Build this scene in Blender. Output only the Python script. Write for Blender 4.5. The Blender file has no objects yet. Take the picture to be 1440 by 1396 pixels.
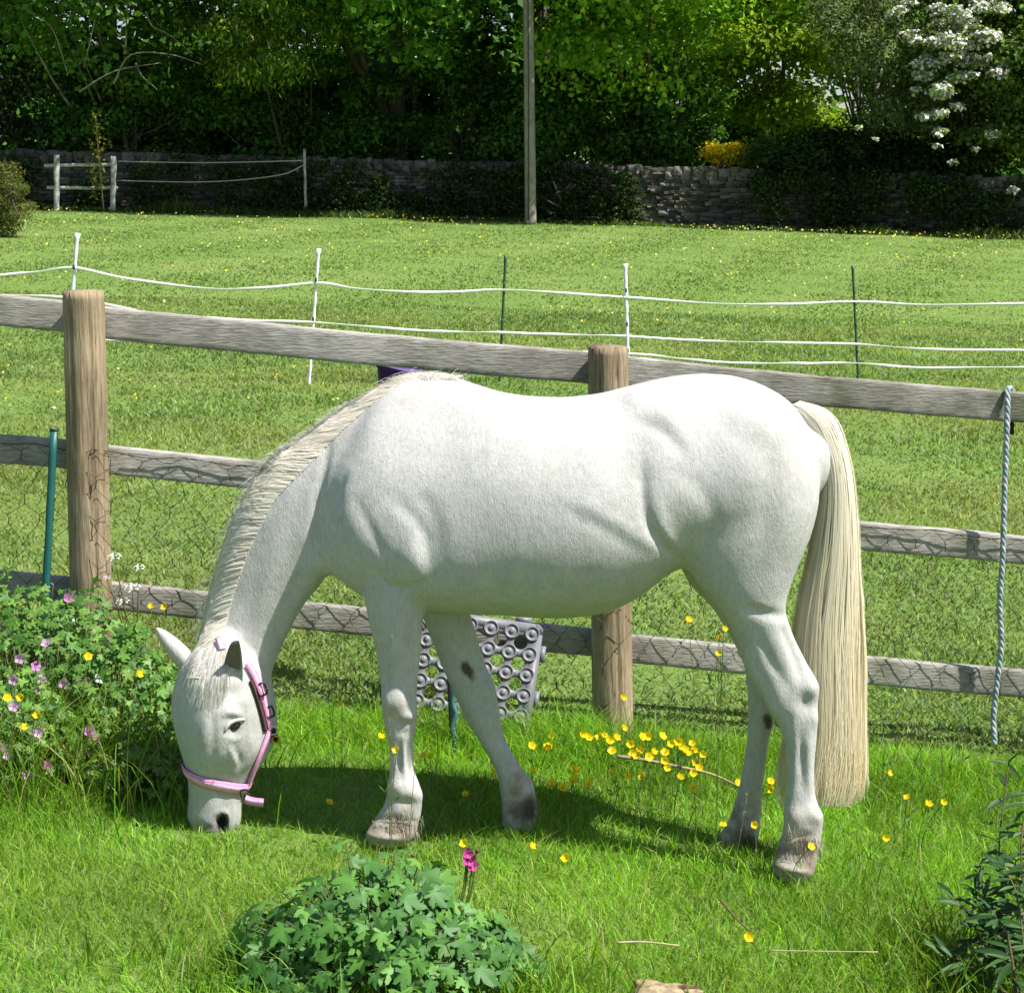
import bpy, bmesh, math, random
import numpy as np
from mathutils import Vector, Matrix, noise
from mathutils.bvhtree import BVHTree

rng = np.random.default_rng(7)
random.seed(7)
SC = bpy.context.scene
COL = SC.collection

# ------------------------------------------------------------------ camera
F, CX, CY, H, PITCH = 2700.0, 720.0, 698.0, 1.8, math.atan((698 - 262) / 2700.0)
cam_d = bpy.data.cameras.new('camera')
cam_d.sensor_width = 36
cam_d.sensor_fit = 'HORIZONTAL'
cam_d.lens = 36 * F / 1440
cam_d.clip_end = 2000
cam_d.clip_start = 0.05
cam = bpy.data.objects.new('camera', cam_d)
cam.location = (0, 0, H)
cam.rotation_euler = (math.pi / 2 - PITCH, 0, 0)
COL.objects.link(cam)
SC.camera = cam

# ------------------------------------------------------------------ light
SUN_EL, SUN_AZ = math.radians(57), math.radians(114)
w = bpy.data.worlds.new('World')
SC.world = w
w.use_nodes = True
nt = w.node_tree
nt.nodes.clear()
sky = nt.nodes.new('ShaderNodeTexSky')
sky.sky_type = 'NISHITA'
sky.sun_disc = False
sky.sun_elevation = SUN_EL
sky.sun_rotation = SUN_AZ
bg = nt.nodes.new('ShaderNodeBackground')
bg.inputs['Strength'].default_value = 0.075
wo = nt.nodes.new('ShaderNodeOutputWorld')
nt.links.new(sky.outputs[0], bg.inputs['Color'])
nt.links.new(bg.outputs[0], wo.inputs['Surface'])
sd = bpy.data.lights.new('sun', 'SUN')
sd.energy = 4.8
sd.angle = math.radians(0.5)
sd.color = (1.0, 0.97, 0.92)
sun = bpy.data.objects.new('sun', sd)
S = Vector((math.cos(SUN_EL) * math.sin(SUN_AZ), math.cos(SUN_EL) * math.cos(SUN_AZ), math.sin(SUN_EL)))
sun.rotation_euler = S.to_track_quat('Z', 'Y').to_euler()
sun.location = (6, -6, 12)
COL.objects.link(sun)
SC.view_settings.view_transform = 'Standard'
SC.view_settings.look = 'None'
SC.view_settings.exposure = 0.85
SC.view_settings.gamma = 1
SC.cycles.max_bounces = 8
SC.cycles.transparent_max_bounces = 8


# ------------------------------------------------------------------ helpers
def P(u, v, d):
    """point at distance d (world y) that is seen at u, v of the 1440 x 1396 frame"""
    a = (u - CX) / F
    b = (CY - v) / F
    dx, dy, dz = a, math.cos(PITCH) + b * math.sin(PITCH), -math.sin(PITCH) + b * math.cos(PITCH)
    k = d / dy
    return np.array([dx * k, d, H + dz * k])


def proj(V):
    V = np.asarray(V)
    x, y, z = V[..., 0], V[..., 1], V[..., 2] - H
    fw = y * math.cos(PITCH) - z * math.sin(PITCH)
    up = y * math.sin(PITCH) + z * math.cos(PITCH)
    return CX + F * x / fw, CY - F * up / fw


GY = [2, 5.1, 6.3, 10, 16, 24, 33, 43, 48, 60, 90, 200]
GZ = [-0.03, -0.035, -0.02, .035, .147, .36, .66, 1.03, 1.2, 1.4, 1.5, 1.5]
SY = [2, 6.3, 16, 43, 60, 200]
SS = [-.082, -.08, -.036, -.024, -.018, 0]


def ground(x, y):
    return np.interp(y, GY, GZ) + np.interp(y, SY, SS) * np.clip(x, -60, 60)


def put(ob, parent=None, **k):
    COL.objects.link(ob)
    if parent is not None:
        ob.parent = parent
    for a, b in k.items():
        ob[a] = b
    return ob


def raw_mesh(name, V, Fs, mats=(), col=None, smooth=False, mat_idx=None):
    me = bpy.data.meshes.new(name)
    V = np.ascontiguousarray(V, dtype=np.float32)
    if not isinstance(Fs, (list, tuple)) or (len(Fs) and np.ndim(Fs[0]) == 1):
        Fs = [np.asarray(Fs)]
    Fs = [np.asarray(f, dtype=np.int32) for f in Fs if len(f)]
    me.vertices.add(len(V))
    me.vertices.foreach_set('co', V.ravel())
    idx = np.concatenate([f.ravel() for f in Fs])
    tot = np.concatenate([np.full(len(f), f.shape[1], np.int32) for f in Fs])
    start = np.concatenate([[0], np.cumsum(tot)[:-1]]).astype(np.int32)
    me.loops.add(len(idx))
    me.loops.foreach_set('vertex_index', idx)
    me.polygons.add(len(tot))
    me.polygons.foreach_set('loop_start', start)
    me.polygons.foreach_set('loop_total', tot)
    if mat_idx is not None:
        me.polygons.foreach_set('material_index', np.asarray(mat_idx, np.int32))
    me.update(calc_edges=True)
    me.validate()
    if smooth:
        me.polygons.foreach_set('use_smooth', np.ones(len(me.polygons), bool))
    if col is not None:
        c = np.ones((len(V), 4), np.float32)
        c[:, :3] = col
        a = me.color_attributes.new('tint', 'FLOAT_COLOR', 'POINT')
        a.data.foreach_set('color', c.ravel())
    for m in (mats if isinstance(mats, (list, tuple)) else [mats]):
        me.materials.append(m)
    return me


def mesh_ob(name, V, Fs, mats, parent=None, col=None, smooth=False, mat_idx=None, **k):
    return put(bpy.data.objects.new(name, raw_mesh(name, V, Fs, mats, col, smooth, mat_idx)), parent, **k)


def thing(name, loc, label, cat, group=None):
    o = bpy.data.objects.new(name, None)
    o.empty_display_size = .05
    o.location = loc
    put(o, label=label, category=cat)
    if group:
        o['group'] = group
    return o


def local(o, V):
    """world points to the frame of a thing that is only moved"""
    return np.asarray(V, float) - np.array(o.location)


def tube(pts, r, n=6, cap=True):
    pts = np.asarray(pts, float)
    m = len(pts)
    r = np.full(m, r) if np.isscalar(r) else np.asarray(r, float)
    t = np.gradient(pts, axis=0)
    t /= np.linalg.norm(t, axis=1)[:, None] + 1e-9
    ref = np.array([0, 0, 1.0]) if abs(t[0][2]) < .9 else np.array([0, 1.0, 0])
    V, Q = [], []
    for i in range(m):
        a = np.cross(t[i], ref)
        a /= np.linalg.norm(a) + 1e-9
        b = np.cross(t[i], a)
        for k in range(n):
            th = 2 * math.pi * k / n
            V.append(pts[i] + r[i] * (math.cos(th) * a + math.sin(th) * b))
    for i in range(m - 1):
        for k in range(n):
            k2 = (k + 1) % n
            Q.append((i * n + k, i * n + k2, (i + 1) * n + k2, (i + 1) * n + k))
    T = []
    if cap:
        V.append(pts[0]); V.append(pts[-1])
        c0, c1 = len(V) - 2, len(V) - 1
        for k in range(n):
            k2 = (k + 1) % n
            T.append((c0, k2, k))
            T.append((c1, (m - 1) * n + k, (m - 1) * n + k2))
    return np.array(V), np.array(Q), np.array(T).reshape(-1, 3)


class MB:
    """collects shapes into one mesh"""
    def __init__(s):
        s.V, s.Q, s.T, s.C, s.n = [], [], [], [], 0

    def add(s, V, Q=(), T=(), col=None):
        V = np.asarray(V, float)
        if len(Q): s.Q.append(np.asarray(Q, int) + s.n)
        if len(T): s.T.append(np.asarray(T, int) + s.n)
        s.V.append(V)
        s.C.append(np.tile(np.asarray(col if col is not None else (1, 1, 1), float), (len(V), 1)) if np.ndim(col) < 2 else col)
        s.n += len(V)

    def tube(s, pts, r, n=6, col=None):
        s.add(*tube(pts, r, n), col=col)

    def mesh(s, name, mat, smooth=False):
        Fs = []
        if s.Q: Fs.append(np.concatenate(s.Q))
        if s.T: Fs.append(np.concatenate(s.T))
        return raw_mesh(name, np.concatenate(s.V), Fs, mat, np.concatenate(s.C), smooth)

    def ob(s, name, mat, parent=None, smooth=False, **k):
        me = s.mesh(name, mat, smooth)
        o = bpy.data.objects.new(name, me)
        return put(o, parent, **k)


def spline(pts, n):
    """Catmull-Rom through points (any dimension), n samples per span"""
    p = np.asarray(pts, float)
    p = np.vstack([2 * p[0] - p[1], p, 2 * p[-1] - p[-2]])
    out = []
    for i in range(1, len(p) - 2):
        for k in range(n):
            t = k / n
            out.append(.5 * ((2 * p[i]) + (-p[i - 1] + p[i + 1]) * t + (2 * p[i - 1] - 5 * p[i] + 4 * p[i + 1] - p[i + 2]) * t * t + (-p[i - 1] + 3 * p[i] - 3 * p[i + 1] + p[i + 2]) * t ** 3))
    out.append(p[-2])
    return np.array(out)


# ------------------------------------------------------------------ materials
def new_mat(name):
    m = bpy.data.materials.new(name)
    m.use_nodes = True
    m.node_tree.nodes.clear()
    N = m.node_tree.nodes
    L = m.node_tree.links
    out = N.new('ShaderNodeOutputMaterial')
    b = N.new('ShaderNodeBsdfPrincipled')
    L.new(b.outputs[0], out.inputs[0])
    return m, N, L, b, out


def noise_node(N, L, scale, detail=4, rough=.55, vec=None, stretch=None):
    n = N.new('ShaderNodeTexNoise')
    n.inputs['Scale'].default_value = scale
    n.inputs['Detail'].default_value = detail
    n.inputs['Roughness'].default_value = rough
    tc = N.new('ShaderNodeTexCoord')
    src = tc.outputs['Object']
    if stretch:
        mp = N.new('ShaderNodeMapping')
        mp.inputs['Scale'].default_value = stretch
        L.new(src, mp.inputs[0])
        src = mp.outputs[0]
    L.new(src, n.inputs['Vector'])
    return n


def ramp(N, L, fac, stops):
    r = N.new('ShaderNodeValToRGB')
    e = r.color_ramp.elements
    while len(e) < len(stops):
        e.new(.5)
    for i, (p, c) in enumerate(stops):
        e[i].position = p
        e[i].color = (*c, 1) if len(c) == 3 else c
    L.new(fac, r.inputs[0])
    return r


def mix(N, L, a, b, fac, mode='MIX'):
    m = N.new('ShaderNodeMix')
    m.data_type = 'RGBA'
    m.blend_type = mode
    for k, v in ((6, a), (7, b), (0, fac)):
        if isinstance(v, (int, float)):
            m.inputs[k].default_value = v
        elif isinstance(v, (tuple, list)):
            m.inputs[k].default_value = (*v, 1)
        else:
            L.new(v, m.inputs[k])
    return m.outputs[2]


def bump(N, L, b, h, strength, dist=.01):
    bn = N.new('ShaderNodeBump')
    bn.inputs['Strength'].default_value = strength
    bn.inputs['Distance'].default_value = dist
    L.new(h, bn.inputs['Height'])
    L.new(bn.outputs[0], b.inputs['Normal'])


def leaf_mat(name, transl=.4, rough=.5, tcol=(1.35, 1.25, .5), spec=.35, var=.35, scale=3.0):
    """colour from the tint attribute; part of the light passes through the leaf"""
    m, N, L, b, out = new_mat(name)
    at = N.new('ShaderNodeAttribute')
    at.attribute_name = 'tint'
    ns = noise_node(N, L, scale, 3)
    r = ramp(N, L, ns.outputs[0], [(.3, (1 - var,) * 3), (.7, (1 + var,) * 3)])
    c = mix(N, L, at.outputs['Color'], r.outputs[0], 1.0, 'MULTIPLY')
    L.new(c, b.inputs['Base Color'])
    b.inputs['Roughness'].default_value = rough
    b.inputs['Specular IOR Level'].default_value = spec
    tr = N.new('ShaderNodeBsdfTranslucent')
    tc = mix(N, L, c, tcol, 1.0, 'MULTIPLY')
    L.new(tc, tr.inputs[0])
    mx = N.new('ShaderNodeMixShader')
    mx.inputs[0].default_value = transl
    L.new(b.outputs[0], mx.inputs[1])
    L.new(tr.outputs[0], mx.inputs[2])
    L.new(mx.outputs[0], out.inputs[0])
    return m


def tint_mat(name, rough=.6, spec=.3, scale=20, var=.12, bmp=0, metallic=0, stretch=None, sheen=0):
    m, N, L, b, out = new_mat(name)
    at = N.new('ShaderNodeAttribute')
    at.attribute_name = 'tint'
    ns = noise_node(N, L, scale, 4, stretch=stretch)
    r = ramp(N, L, ns.outputs[0], [(.3, (1 - var,) * 3), (.7, (1 + var,) * 3)])
    L.new(mix(N, L, at.outputs['Color'], r.outputs[0], 1.0, 'MULTIPLY'), b.inputs['Base Color'])
    b.inputs['Roughness'].default_value = rough
    b.inputs['Specular IOR Level'].default_value = spec
    b.inputs['Metallic'].default_value = metallic
    if bmp:
        bump(N, L, b, ns.outputs[0], bmp)
    return m


M_grass = leaf_mat('grass_blades', .45, .5, (1.35, 1.2, .45), .25, .2, 1.6)
M_leaf = leaf_mat('tree_leaves', .45, .55, (1.4, 1.3, .4), .12, .2, .5)
M_gleaf = leaf_mat('garden_leaves', .30, .5, (1.2, 1.2, .5), .3, .22, 60)
M_petal = leaf_mat('petals', .35, .5, (1, 1, 1), .3, .1, 50)
M_bark = tint_mat('bark', .9, .1, 6, .45, .8, stretch=(1, 1, .3))
M_stone = tint_mat('field_stone', .9, .2, 9, .5, .9)
M_paint = tint_mat('plastic', .45, .4, 30, .08)
M_strap = tint_mat('webbing', .75, .25, 250, .22, .25)
M_metal = tint_mat('dull_metal', .35, .5, 40, .1, metallic=.8)


def wood_mat(name, c0, c1, c2, stretch, green=0.0, knots=False):
    m, N, L, b, out = new_mat(name)
    g = noise_node(N, L, 9, 8, .65, stretch=stretch)
    r = ramp(N, L, g.outputs[0], [(.28, c0), (.5, c1), (.74, c2)])
    lg = noise_node(N, L, 3.0, 5, .6)
    lr = ramp(N, L, lg.outputs[0], [(.35, (.72, .70, .66)), (.7, (1.15, 1.13, 1.1))])
    c = mix(N, L, r.outputs[0], lr.outputs[0], 1.0, 'MULTIPLY')
    li = noise_node(N, L, 38, 4, .7)
    lf = ramp(N, L, li.outputs[0], [(.60, (0, 0, 0)), (.70, (1, 1, 1))])
    lf2 = N.new('ShaderNodeMath'); lf2.operation = 'MULTIPLY'
    L.new(lf.outputs[0], lf2.inputs[0]); lf2.inputs[1].default_value = .35
    c = mix(N, L, c, (.30, .31, .24), lf2.outputs[0])
    if green:
        gn = noise_node(N, L, 5, 4, .6)
        gf = ramp(N, L, gn.outputs[0], [(.52, (0, 0, 0)), (.68, (green,) * 3)])
        c = mix(N, L, c, (.10, .12, .04), gf.outputs[0])
    if knots:
        vo = N.new('ShaderNodeTexVoronoi'); vo.inputs['Scale'].default_value = 2.6; vo.inputs['Randomness'].default_value = 1
        tcv = N.new('ShaderNodeTexCoord'); mpv = N.new('ShaderNodeMapping'); mpv.inputs['Scale'].default_value = (.8, 1, 1.25)
        L.new(tcv.outputs['Object'], mpv.inputs[0]); L.new(mpv.outputs[0], vo.inputs['Vector'])
        kr = ramp(N, L, vo.outputs['Distance'], [(.0, (.30, .26, .22)), (.05, (.45, .40, .36)), (.065, (.95, .9, .85)), (.085, (.62, .58, .54)), (.13, (1, 1, 1))])
        c = mix(N, L, c, kr.outputs[0], 1.0, 'MULTIPLY')
        bl = noise_node(N, L, 1.3, 5, .65)
        br = ramp(N, L, bl.outputs[0], [(.35, (.62, .60, .56)), (.5, (1, 1, 1)), (.7, (1.12, 1.12, 1.1))])
        c = mix(N, L, c, br.outputs[0], 1.0, 'MULTIPLY')
    L.new(c, b.inputs['Base Color'])
    b.inputs['Roughness'].default_value = .85
    b.inputs['Specular IOR Level'].default_value = .2
    bump(N, L, b, g.outputs[0], .9, .006)
    return m


M_rail = wood_mat('weathered_rail', (.23, .215, .195), (.40, .38, .35), (.57, .545, .51), (2.2, 17, 17), .5, True)
M_post = wood_mat('post_wood', (.14, .10, .065), (.34, .26, .17), (.50, .41, .29), (12, 12, .9), .25)
M_pole = wood_mat('pole_wood', (.15, .135, .12), (.32, .29, .24), (.46, .42, .36), (12, 12, .8), .3)


# ground sheet material
def ground_mat():
    m, N, L, b, out = new_mat('turf')
    a = noise_node(N, L, .35, 5, .6)
    r = ramp(N, L, a.outputs[0], [(.3, (.13, .205, .045)), (.5, (.155, .235, .055)), (.72, (.20, .26, .075))])
    f = noise_node(N, L, 7, 8, .75, stretch=(1, .45, 1))
    r2 = ramp(N, L, f.outputs[0], [(.3, (.75, .78, .7)), (.5, (1, 1, 1)), (.72, (1.2, 1.18, 1.1))])
    L.new(mix(N, L, r.outputs[0], r2.outputs[0], 1.0, 'MULTIPLY'), b.inputs['Base Color'])
    b.inputs['Roughness'].default_value = .9
    b.inputs['Specular IOR Level'].default_value = .1
    bump(N, L, b, f.outputs[0], .9, .05)
    return m


M_ground = ground_mat()

# ------------------------------------------------------------------ ground
ys = np.concatenate([np.linspace(1, 12, 45), np.linspace(13, 60, 60), np.array([70, 90, 130, 200, 400, 900])])
xs = np.concatenate([[-900, -300, -100, -60], np.linspace(-30, 30, 121), [60, 100, 300, 900]])
X, Y = np.meshgrid(xs, ys)
Z = ground(X, Y)
Z += .012 * np.sin(X * 2.1 + Y) * np.cos(Y * 1.7) * (Y < 60)
gv = np.stack([X, Y, Z], -1).reshape(-1, 3)
nx = len(xs)
gq = np.array([(j * nx + i, j * nx + i + 1, (j + 1) * nx + i + 1, (j + 1) * nx + i) for j in range(len(ys) - 1) for i in range(nx - 1)])
mesh_ob('meadow_ground', gv, gq, M_ground, smooth=True, kind='structure')


# ------------------------------------------------------------------ grass
def vnoise(x, y, s, seed=0):
    """smooth value noise on a grid (numpy)"""
    r = np.random.default_rng(seed).random((256, 256))
    x = x * s + 500; y = y * s + 500
    i = np.floor(x).astype(int); j = np.floor(y).astype(int)
    fx = x - i; fy = y - j
    fx = fx * fx * (3 - 2 * fx); fy = fy * fy * (3 - 2 * fy)
    g = lambda a, b: r[a % 256, b % 256]
    return (g(i, j) * (1 - fx) + g(i + 1, j) * fx) * (1 - fy) + (g(i, j + 1) * (1 - fx) + g(i + 1, j + 1) * fx) * fy


def blades(name, x, y, h, wd, lean, col, segs=2, mat=None, **k):
    n = len(x)
    base = np.stack([x, y, ground(x, y) - .004], 1)
    az = rng.random(n) * 2 * math.pi
    side = np.stack([np.cos(az), np.sin(az), np.zeros(n)], 1)
    la = rng.random(n) * 2 * math.pi
    ld = np.stack([np.cos(la), np.sin(la), np.zeros(n)], 1) * (lean * h)[:, None]
    up = np.array([0, 0, 1.0])
    rows = []
    for s in range(segs):
        t = s / segs
        c = base + up * (h * (t - .25 * t * t * np.clip(lean, 0, 1)))[:, None] + ld * t * t
        wv = side * (wd * .5 * (1 - .35 * t))[:, None]
        rows += [c - wv, c + wv]
    tip = base + up * (h * (1 - .28 * np.clip(lean, 0, 1)))[:, None] + ld
    rows.append(tip)
    V = np.stack(rows, 1)
    m = V.shape[1]
    V = V.reshape(-1, 3)
    o = np.arange(n)[:, None] * m
    Q = [o + np.array([[2 * s, 2 * s + 1, 2 * s + 3, 2 * s + 2]]) for s in range(segs - 1)]
    T = o + np.array([[m - 3, m - 2, m - 1]])
    C = np.repeat(col, m, axis=0)
    return mesh_ob(name, V, ([np.concatenate(Q)] if Q else []) + [T], mat or M_grass, col=C, kind='stuff', **k)


def pal(n, cols, wts):
    cols = np.array(cols)
    i = rng.choice(len(cols), n, p=np.array(wts) / np.sum(wts))
    return cols[i] * (1 + .22 * rng.standard_normal((n, 1))).clip(.5, 1.6) * (1 + .06 * rng.standard_normal((n, 3)))


# near lawn: lush, from below the frame up to the fence line
n = 190000
x = rng.uniform(-2.6, 2.6, n); y = rng.uniform(3.3, 6.5, n)
edge = 6.28 + .12 * (vnoise(x, y, 3, 1) - .5)
keep = (y < edge) & (np.abs(x) < .36 * y + .75)
x, y = x[keep], y[keep]; n = len(x)
pn = vnoise(x, y, 2.2, 2); p2 = vnoise(x, y, 7, 3)
h = (.028 + .040 * rng.random(n)) * (.7 + .6 * pn)
fence_band = np.exp(-((y - 6.1) / .22) ** 2)
h += fence_band * (.03 + .10 * rng.random(n)) * (.5 + vnoise(x, y, 4, 4))
h += (rng.random(n) < .02) * rng.random(n) * .05
h[np.hypot((x + .87) / .35, (y - 5.1) / .2) < 1] *= .8
lean = .25 + .9 * rng.random(n)
col = pal(n, [(.165, .36, .024), (.11, .28, .02), (.24, .43, .028), (.40, .44, .14)], [5, 2.5, 4.5, .7])
col *= (.8 + .45 * p2)[:, None]
mixd = np.clip((vnoise(x, y, 1.3, 5) - .55) * 3, 0, 1)[:, None] * (y < 4.9)[:, None]
col = col * (1 - .35 * mixd) + np.array([.30, .42, .08]) * .35 * mixd
blades('lawn_grass', x, y, h, .0022 + .002 * rng.random(n), lean, col, 2)

# meadow between the two fences: shorter, drier
n = 260000
y = 6.2 + 17 * rng.random(n) ** 1.55; x = rng.uniform(-1, 1, n) * (.32 * y + 1.0)
pn = vnoise(x, y, .8, 6); p2 = vnoise(x, y, 2.5, 7)
h = (.016 + .022 * rng.random(n)) * (.6 + .9 * pn) * (1 + y / 50)
col = pal(n, [(.17, .27, .072), (.195, .295, .085), (.14, .235, .058), (.30, .31, .16)], [4, 4, 2, 1.2])
p4 = vnoise(x, y, .45, 17)
col *= (.74 + .30 * p2 + .24 * p4)[:, None]
dry = np.clip((vnoise(x * .6, y, 1.1, 18) - .52) * 4, 0, 1)[:, None]
col = col * (1 - .4 * dry) + np.array([.34, .35, .13]) * .4 * dry
blades('meadow_grass', x, y, h, .0035 + .0006 * y + .002 * rng.random(n), .3 + 1.1 * rng.random(n), col, 2)
# ungrazed darker tufts scattered over the paddock
n = 9000
tc_ = np.stack([rng.uniform(-6, 6, 170), 6.9 + 14 * rng.random(170) ** 1.4], 1)
ti_ = rng.integers(0, 170, n)
tr_ = rng.uniform(.05, .16, 170)[ti_]
x = tc_[ti_, 0] + rng.normal(0, 1, n) * tr_; y = tc_[ti_, 1] + rng.normal(0, 1, n) * tr_
blades('tuft_grass', x, y, .03 + .05 * rng.random(n), .006 + .004 * rng.random(n), .4 + 1.0 * rng.random(n), pal(n, [(.10, .20, .035), (.14, .25, .05), (.30, .31, .13)], [4, 3, .8]), 2)
# farther field
n = 110000
y = 20 + 23.6 * rng.random(n) ** .9; x = rng.uniform(-1, 1, n) * (.30 * y + 1.5)
p2 = vnoise(x, y, 1.2, 9)
h = .02 + .025 * rng.random(n)
col = pal(n, [(.16, .25, .066), (.18, .27, .078), (.14, .225, .056)], [3, 3, 1]) * (.8 + .4 * p2)[:, None]
blades('meadow_grass', x, y, h, .02 + .02 * rng.random(n), .3 + 1.1 * rng.random(n), col, 1)
# weeds, taller tufts at the far edge
n = 9000
x = rng.uniform(-14, 14, n)
y = np.interp(x, [-12, .3, 11], [43.3, 43.0, 41.0]) + rng.normal(0, .22, n)
h = .08 + .25 * rng.random(n) * vnoise(x, y, .8, 11) ** 1.5 * 1.6
blades('edge_grass', x, y, h, .02 + .02 * rng.random(n), .3 + .8 * rng.random(n), pal(n, [(.09, .16, .03), (.05, .10, .02), (.2, .22, .06)], [3, 3, 1]), 2)


def at(u, d):
    return (u - 720) / 2700 * d


# ------------------------------------------------------------------ leaf clouds
def leaf_quads(C, N, size, aspect=.6, fold=.15, hang=0.0):
    n = len(C)
    N = N / (np.linalg.norm(N, axis=1)[:, None] + 1e-9)
    r = rng.standard_normal((n, 3)); r[:, 2] -= hang * 2
    t = r - N * (r * N).sum(1)[:, None]
    t /= np.linalg.norm(t, axis=1)[:, None] + 1e-9
    b = np.cross(N, t)
    s = size[:, None]
    V = np.stack([C - t * s * .5, C + b * s * .5 * aspect + N * s * fold, C + t * s * .5, C - b * s * .5 * aspect + N * s * fold], 1).reshape(-1, 3)
    Q = np.arange(n)[:, None] * 4 + np.array([[0, 1, 2, 3]])
    return V, Q


def crown_points(lobes, n, shell=.35, updn=.6):
    """points spread through lumpy lobes (centre, radius xyz); denser near each lobe's skin"""
    lobes = np.asarray(lobes)
    wts = (lobes[:, 3] * lobes[:, 5]) ** 1.0
    i = rng.choice(len(lobes), n, p=wts / wts.sum())
    d = rng.standard_normal((n, 3)); d /= np.linalg.norm(d, axis=1)[:, None]
    fl = (d[:, 2] < -.35) & (rng.random(n) < updn)
    d[fl, 2] *= -1
    rad = 1 - shell * rng.random(n) ** 1.6 + .2 * rng.standard_normal(n)
    Cp = lobes[i, :3] + d * lobes[i, 3:6] * rad[:, None]
    Nn = d + .55 * rng.standard_normal((n, 3)) + np.array([0, 0, .45])
    return Cp, Nn, i


def tree(name, x, y, z0, z1, rx, ry, nl, lobe, nleaf, size, cols, wts, label, cat='tree', trunk=.16, aspect=.65, hang=0, shell=.4, group=None, bark=(.10, .085, .065), stems=1, lowcut=0, updn=.6, blossom=None, twigs=6, oy=0.0):
    gz = float(ground(x, y))
    o = thing(name, (x, y, gz), label, cat, group)
    L = []
    cz, hz = (z0 + z1) / 2, (z1 - z0) / 2
    while len(L) < nl:
        d = rng.standard_normal(3); d /= np.linalg.norm(d)
        r = rng.random() ** .33
        if r < .45: continue
        p = d * r * np.array([rx, ry, hz])
        s = lobe * rng.uniform(.6, 1.35)
        L.append([p[0], p[1] + oy, cz + p[2], s * rng.uniform(.9, 1.4), s * rng.uniform(.9, 1.3), s * rng.uniform(.55, .9)])
    L = np.array(L)
    Cp, Nn, li = crown_points(L, nleaf, shell, updn)
    k = Cp[:, 2] > lowcut
    Cp, Nn, li = Cp[k], Nn[k], li[k]
    m = len(Cp)
    lob_t = 1 + .22 * rng.standard_normal(len(L))
    col = pal(m, cols, wts) * lob_t[li][:, None].clip(.6, 1.4)
    sz = size * (.6 + .8 * rng.random(m))
    V, Q = leaf_quads(Cp, Nn, sz, aspect, .15, hang)
    mesh_ob('crown', V, Q, M_leaf, o, np.repeat(col, 4, axis=0), kind='stuff')
    if blossom:
        bc, bl, bn, bs = blossom
        sel = rng.choice(len(L), min(bl, len(L)), replace=False, p=(lambda q: q / q.sum())(np.exp(-L[:, 1] * 1.2)))
        Cp, Nn, _ = crown_points(L[sel], bn, .12, 1.0)
        Nn[:, 1] -= .8
        V, Q = leaf_quads(Cp, Nn, bs * (.5 + rng.random(len(Cp))), .9, .1)
        mesh_ob('blossom', V, Q, M_petal, o, np.repeat(pal(len(Cp), bc, [1] * len(bc)), 4, axis=0).clip(0, .85), kind='stuff')
    tb = MB()
    for s in range(stems):
        ox, oy = (rng.normal(0, .12, 2) if stems > 1 else (0, 0))
        lx, ly = rng.normal(0, rx * .25 if stems > 1 else .15, 2)
        pts = spline([(ox, oy, -.1), (ox + lx * .2, oy + ly * .2, z0 * .5 + .3), (lx * .6, ly * .6, cz * .7), (lx, ly + oy * .7, z1 * .85)], 5)
        rr = np.linspace(trunk, trunk * .25, len(pts)) * rng.uniform(.7, 1.1)
        tb.tube(pts, rr, 8, col=bark)
        for q in range(twigs):
            l = L[rng.integers(len(L))]
            kk = rng.integers(len(pts) // 4, int(len(pts) * .8))
            a = pts[kk]
            e = l[:3]
            mid = (a + e) / 2 + rng.normal(0, .2, 3)
            tb.tube(spline([a, mid, e], 4), np.linspace(rr[kk] * .5, .012, 9), 5, col=bark)
    tb.ob('trunk', M_bark, o, smooth=True)
    return o


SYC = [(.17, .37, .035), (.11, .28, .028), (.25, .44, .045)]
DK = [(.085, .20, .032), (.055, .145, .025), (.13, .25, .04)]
# dark mass of the wood behind everything
Lb = []
for i in range(150):
    xx = rng.uniform(-19, 19)
    if abs(xx - at(1140, 56)) < .7: continue
    Lb.append([xx, rng.uniform(51, 57), rng.uniform(1.5, 10.5) if xx < 7 else rng.uniform(1.5, 7.5), rng.uniform(1, 2), rng.uniform(.8, 1.4), rng.uniform(.8, 1.5)])
for xx_, zz_ in ((at(705, 50), 6.2), (at(690, 50), 5.2), (at(720, 50), 7.2), (at(600, 50), 3.6), (at(640, 50), 3.4), (at(665, 50), 4.4), (at(1010, 50), 2.6), (at(1030, 50), 3.2)):
    Lb.append([xx_, 49.5, zz_, 1.3, .8, .9])
for i in range(110):
    xx = rng.uniform(-17, 17)
    Lb.append([xx, rng.uniform(47.5, 50), rng.uniform(.9, 5.2 if xx < 6 else 3.2), rng.uniform(.9, 1.6), rng.uniform(.5, .9), rng.uniform(.6, 1.1)])
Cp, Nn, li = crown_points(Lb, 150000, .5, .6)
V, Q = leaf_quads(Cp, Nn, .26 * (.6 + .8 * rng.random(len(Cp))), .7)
mesh_ob('far_wood', V, Q, M_leaf, None, np.repeat(pal(len(Cp), DK, [3, 3, 1]), 4, axis=0), kind='stuff')

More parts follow.
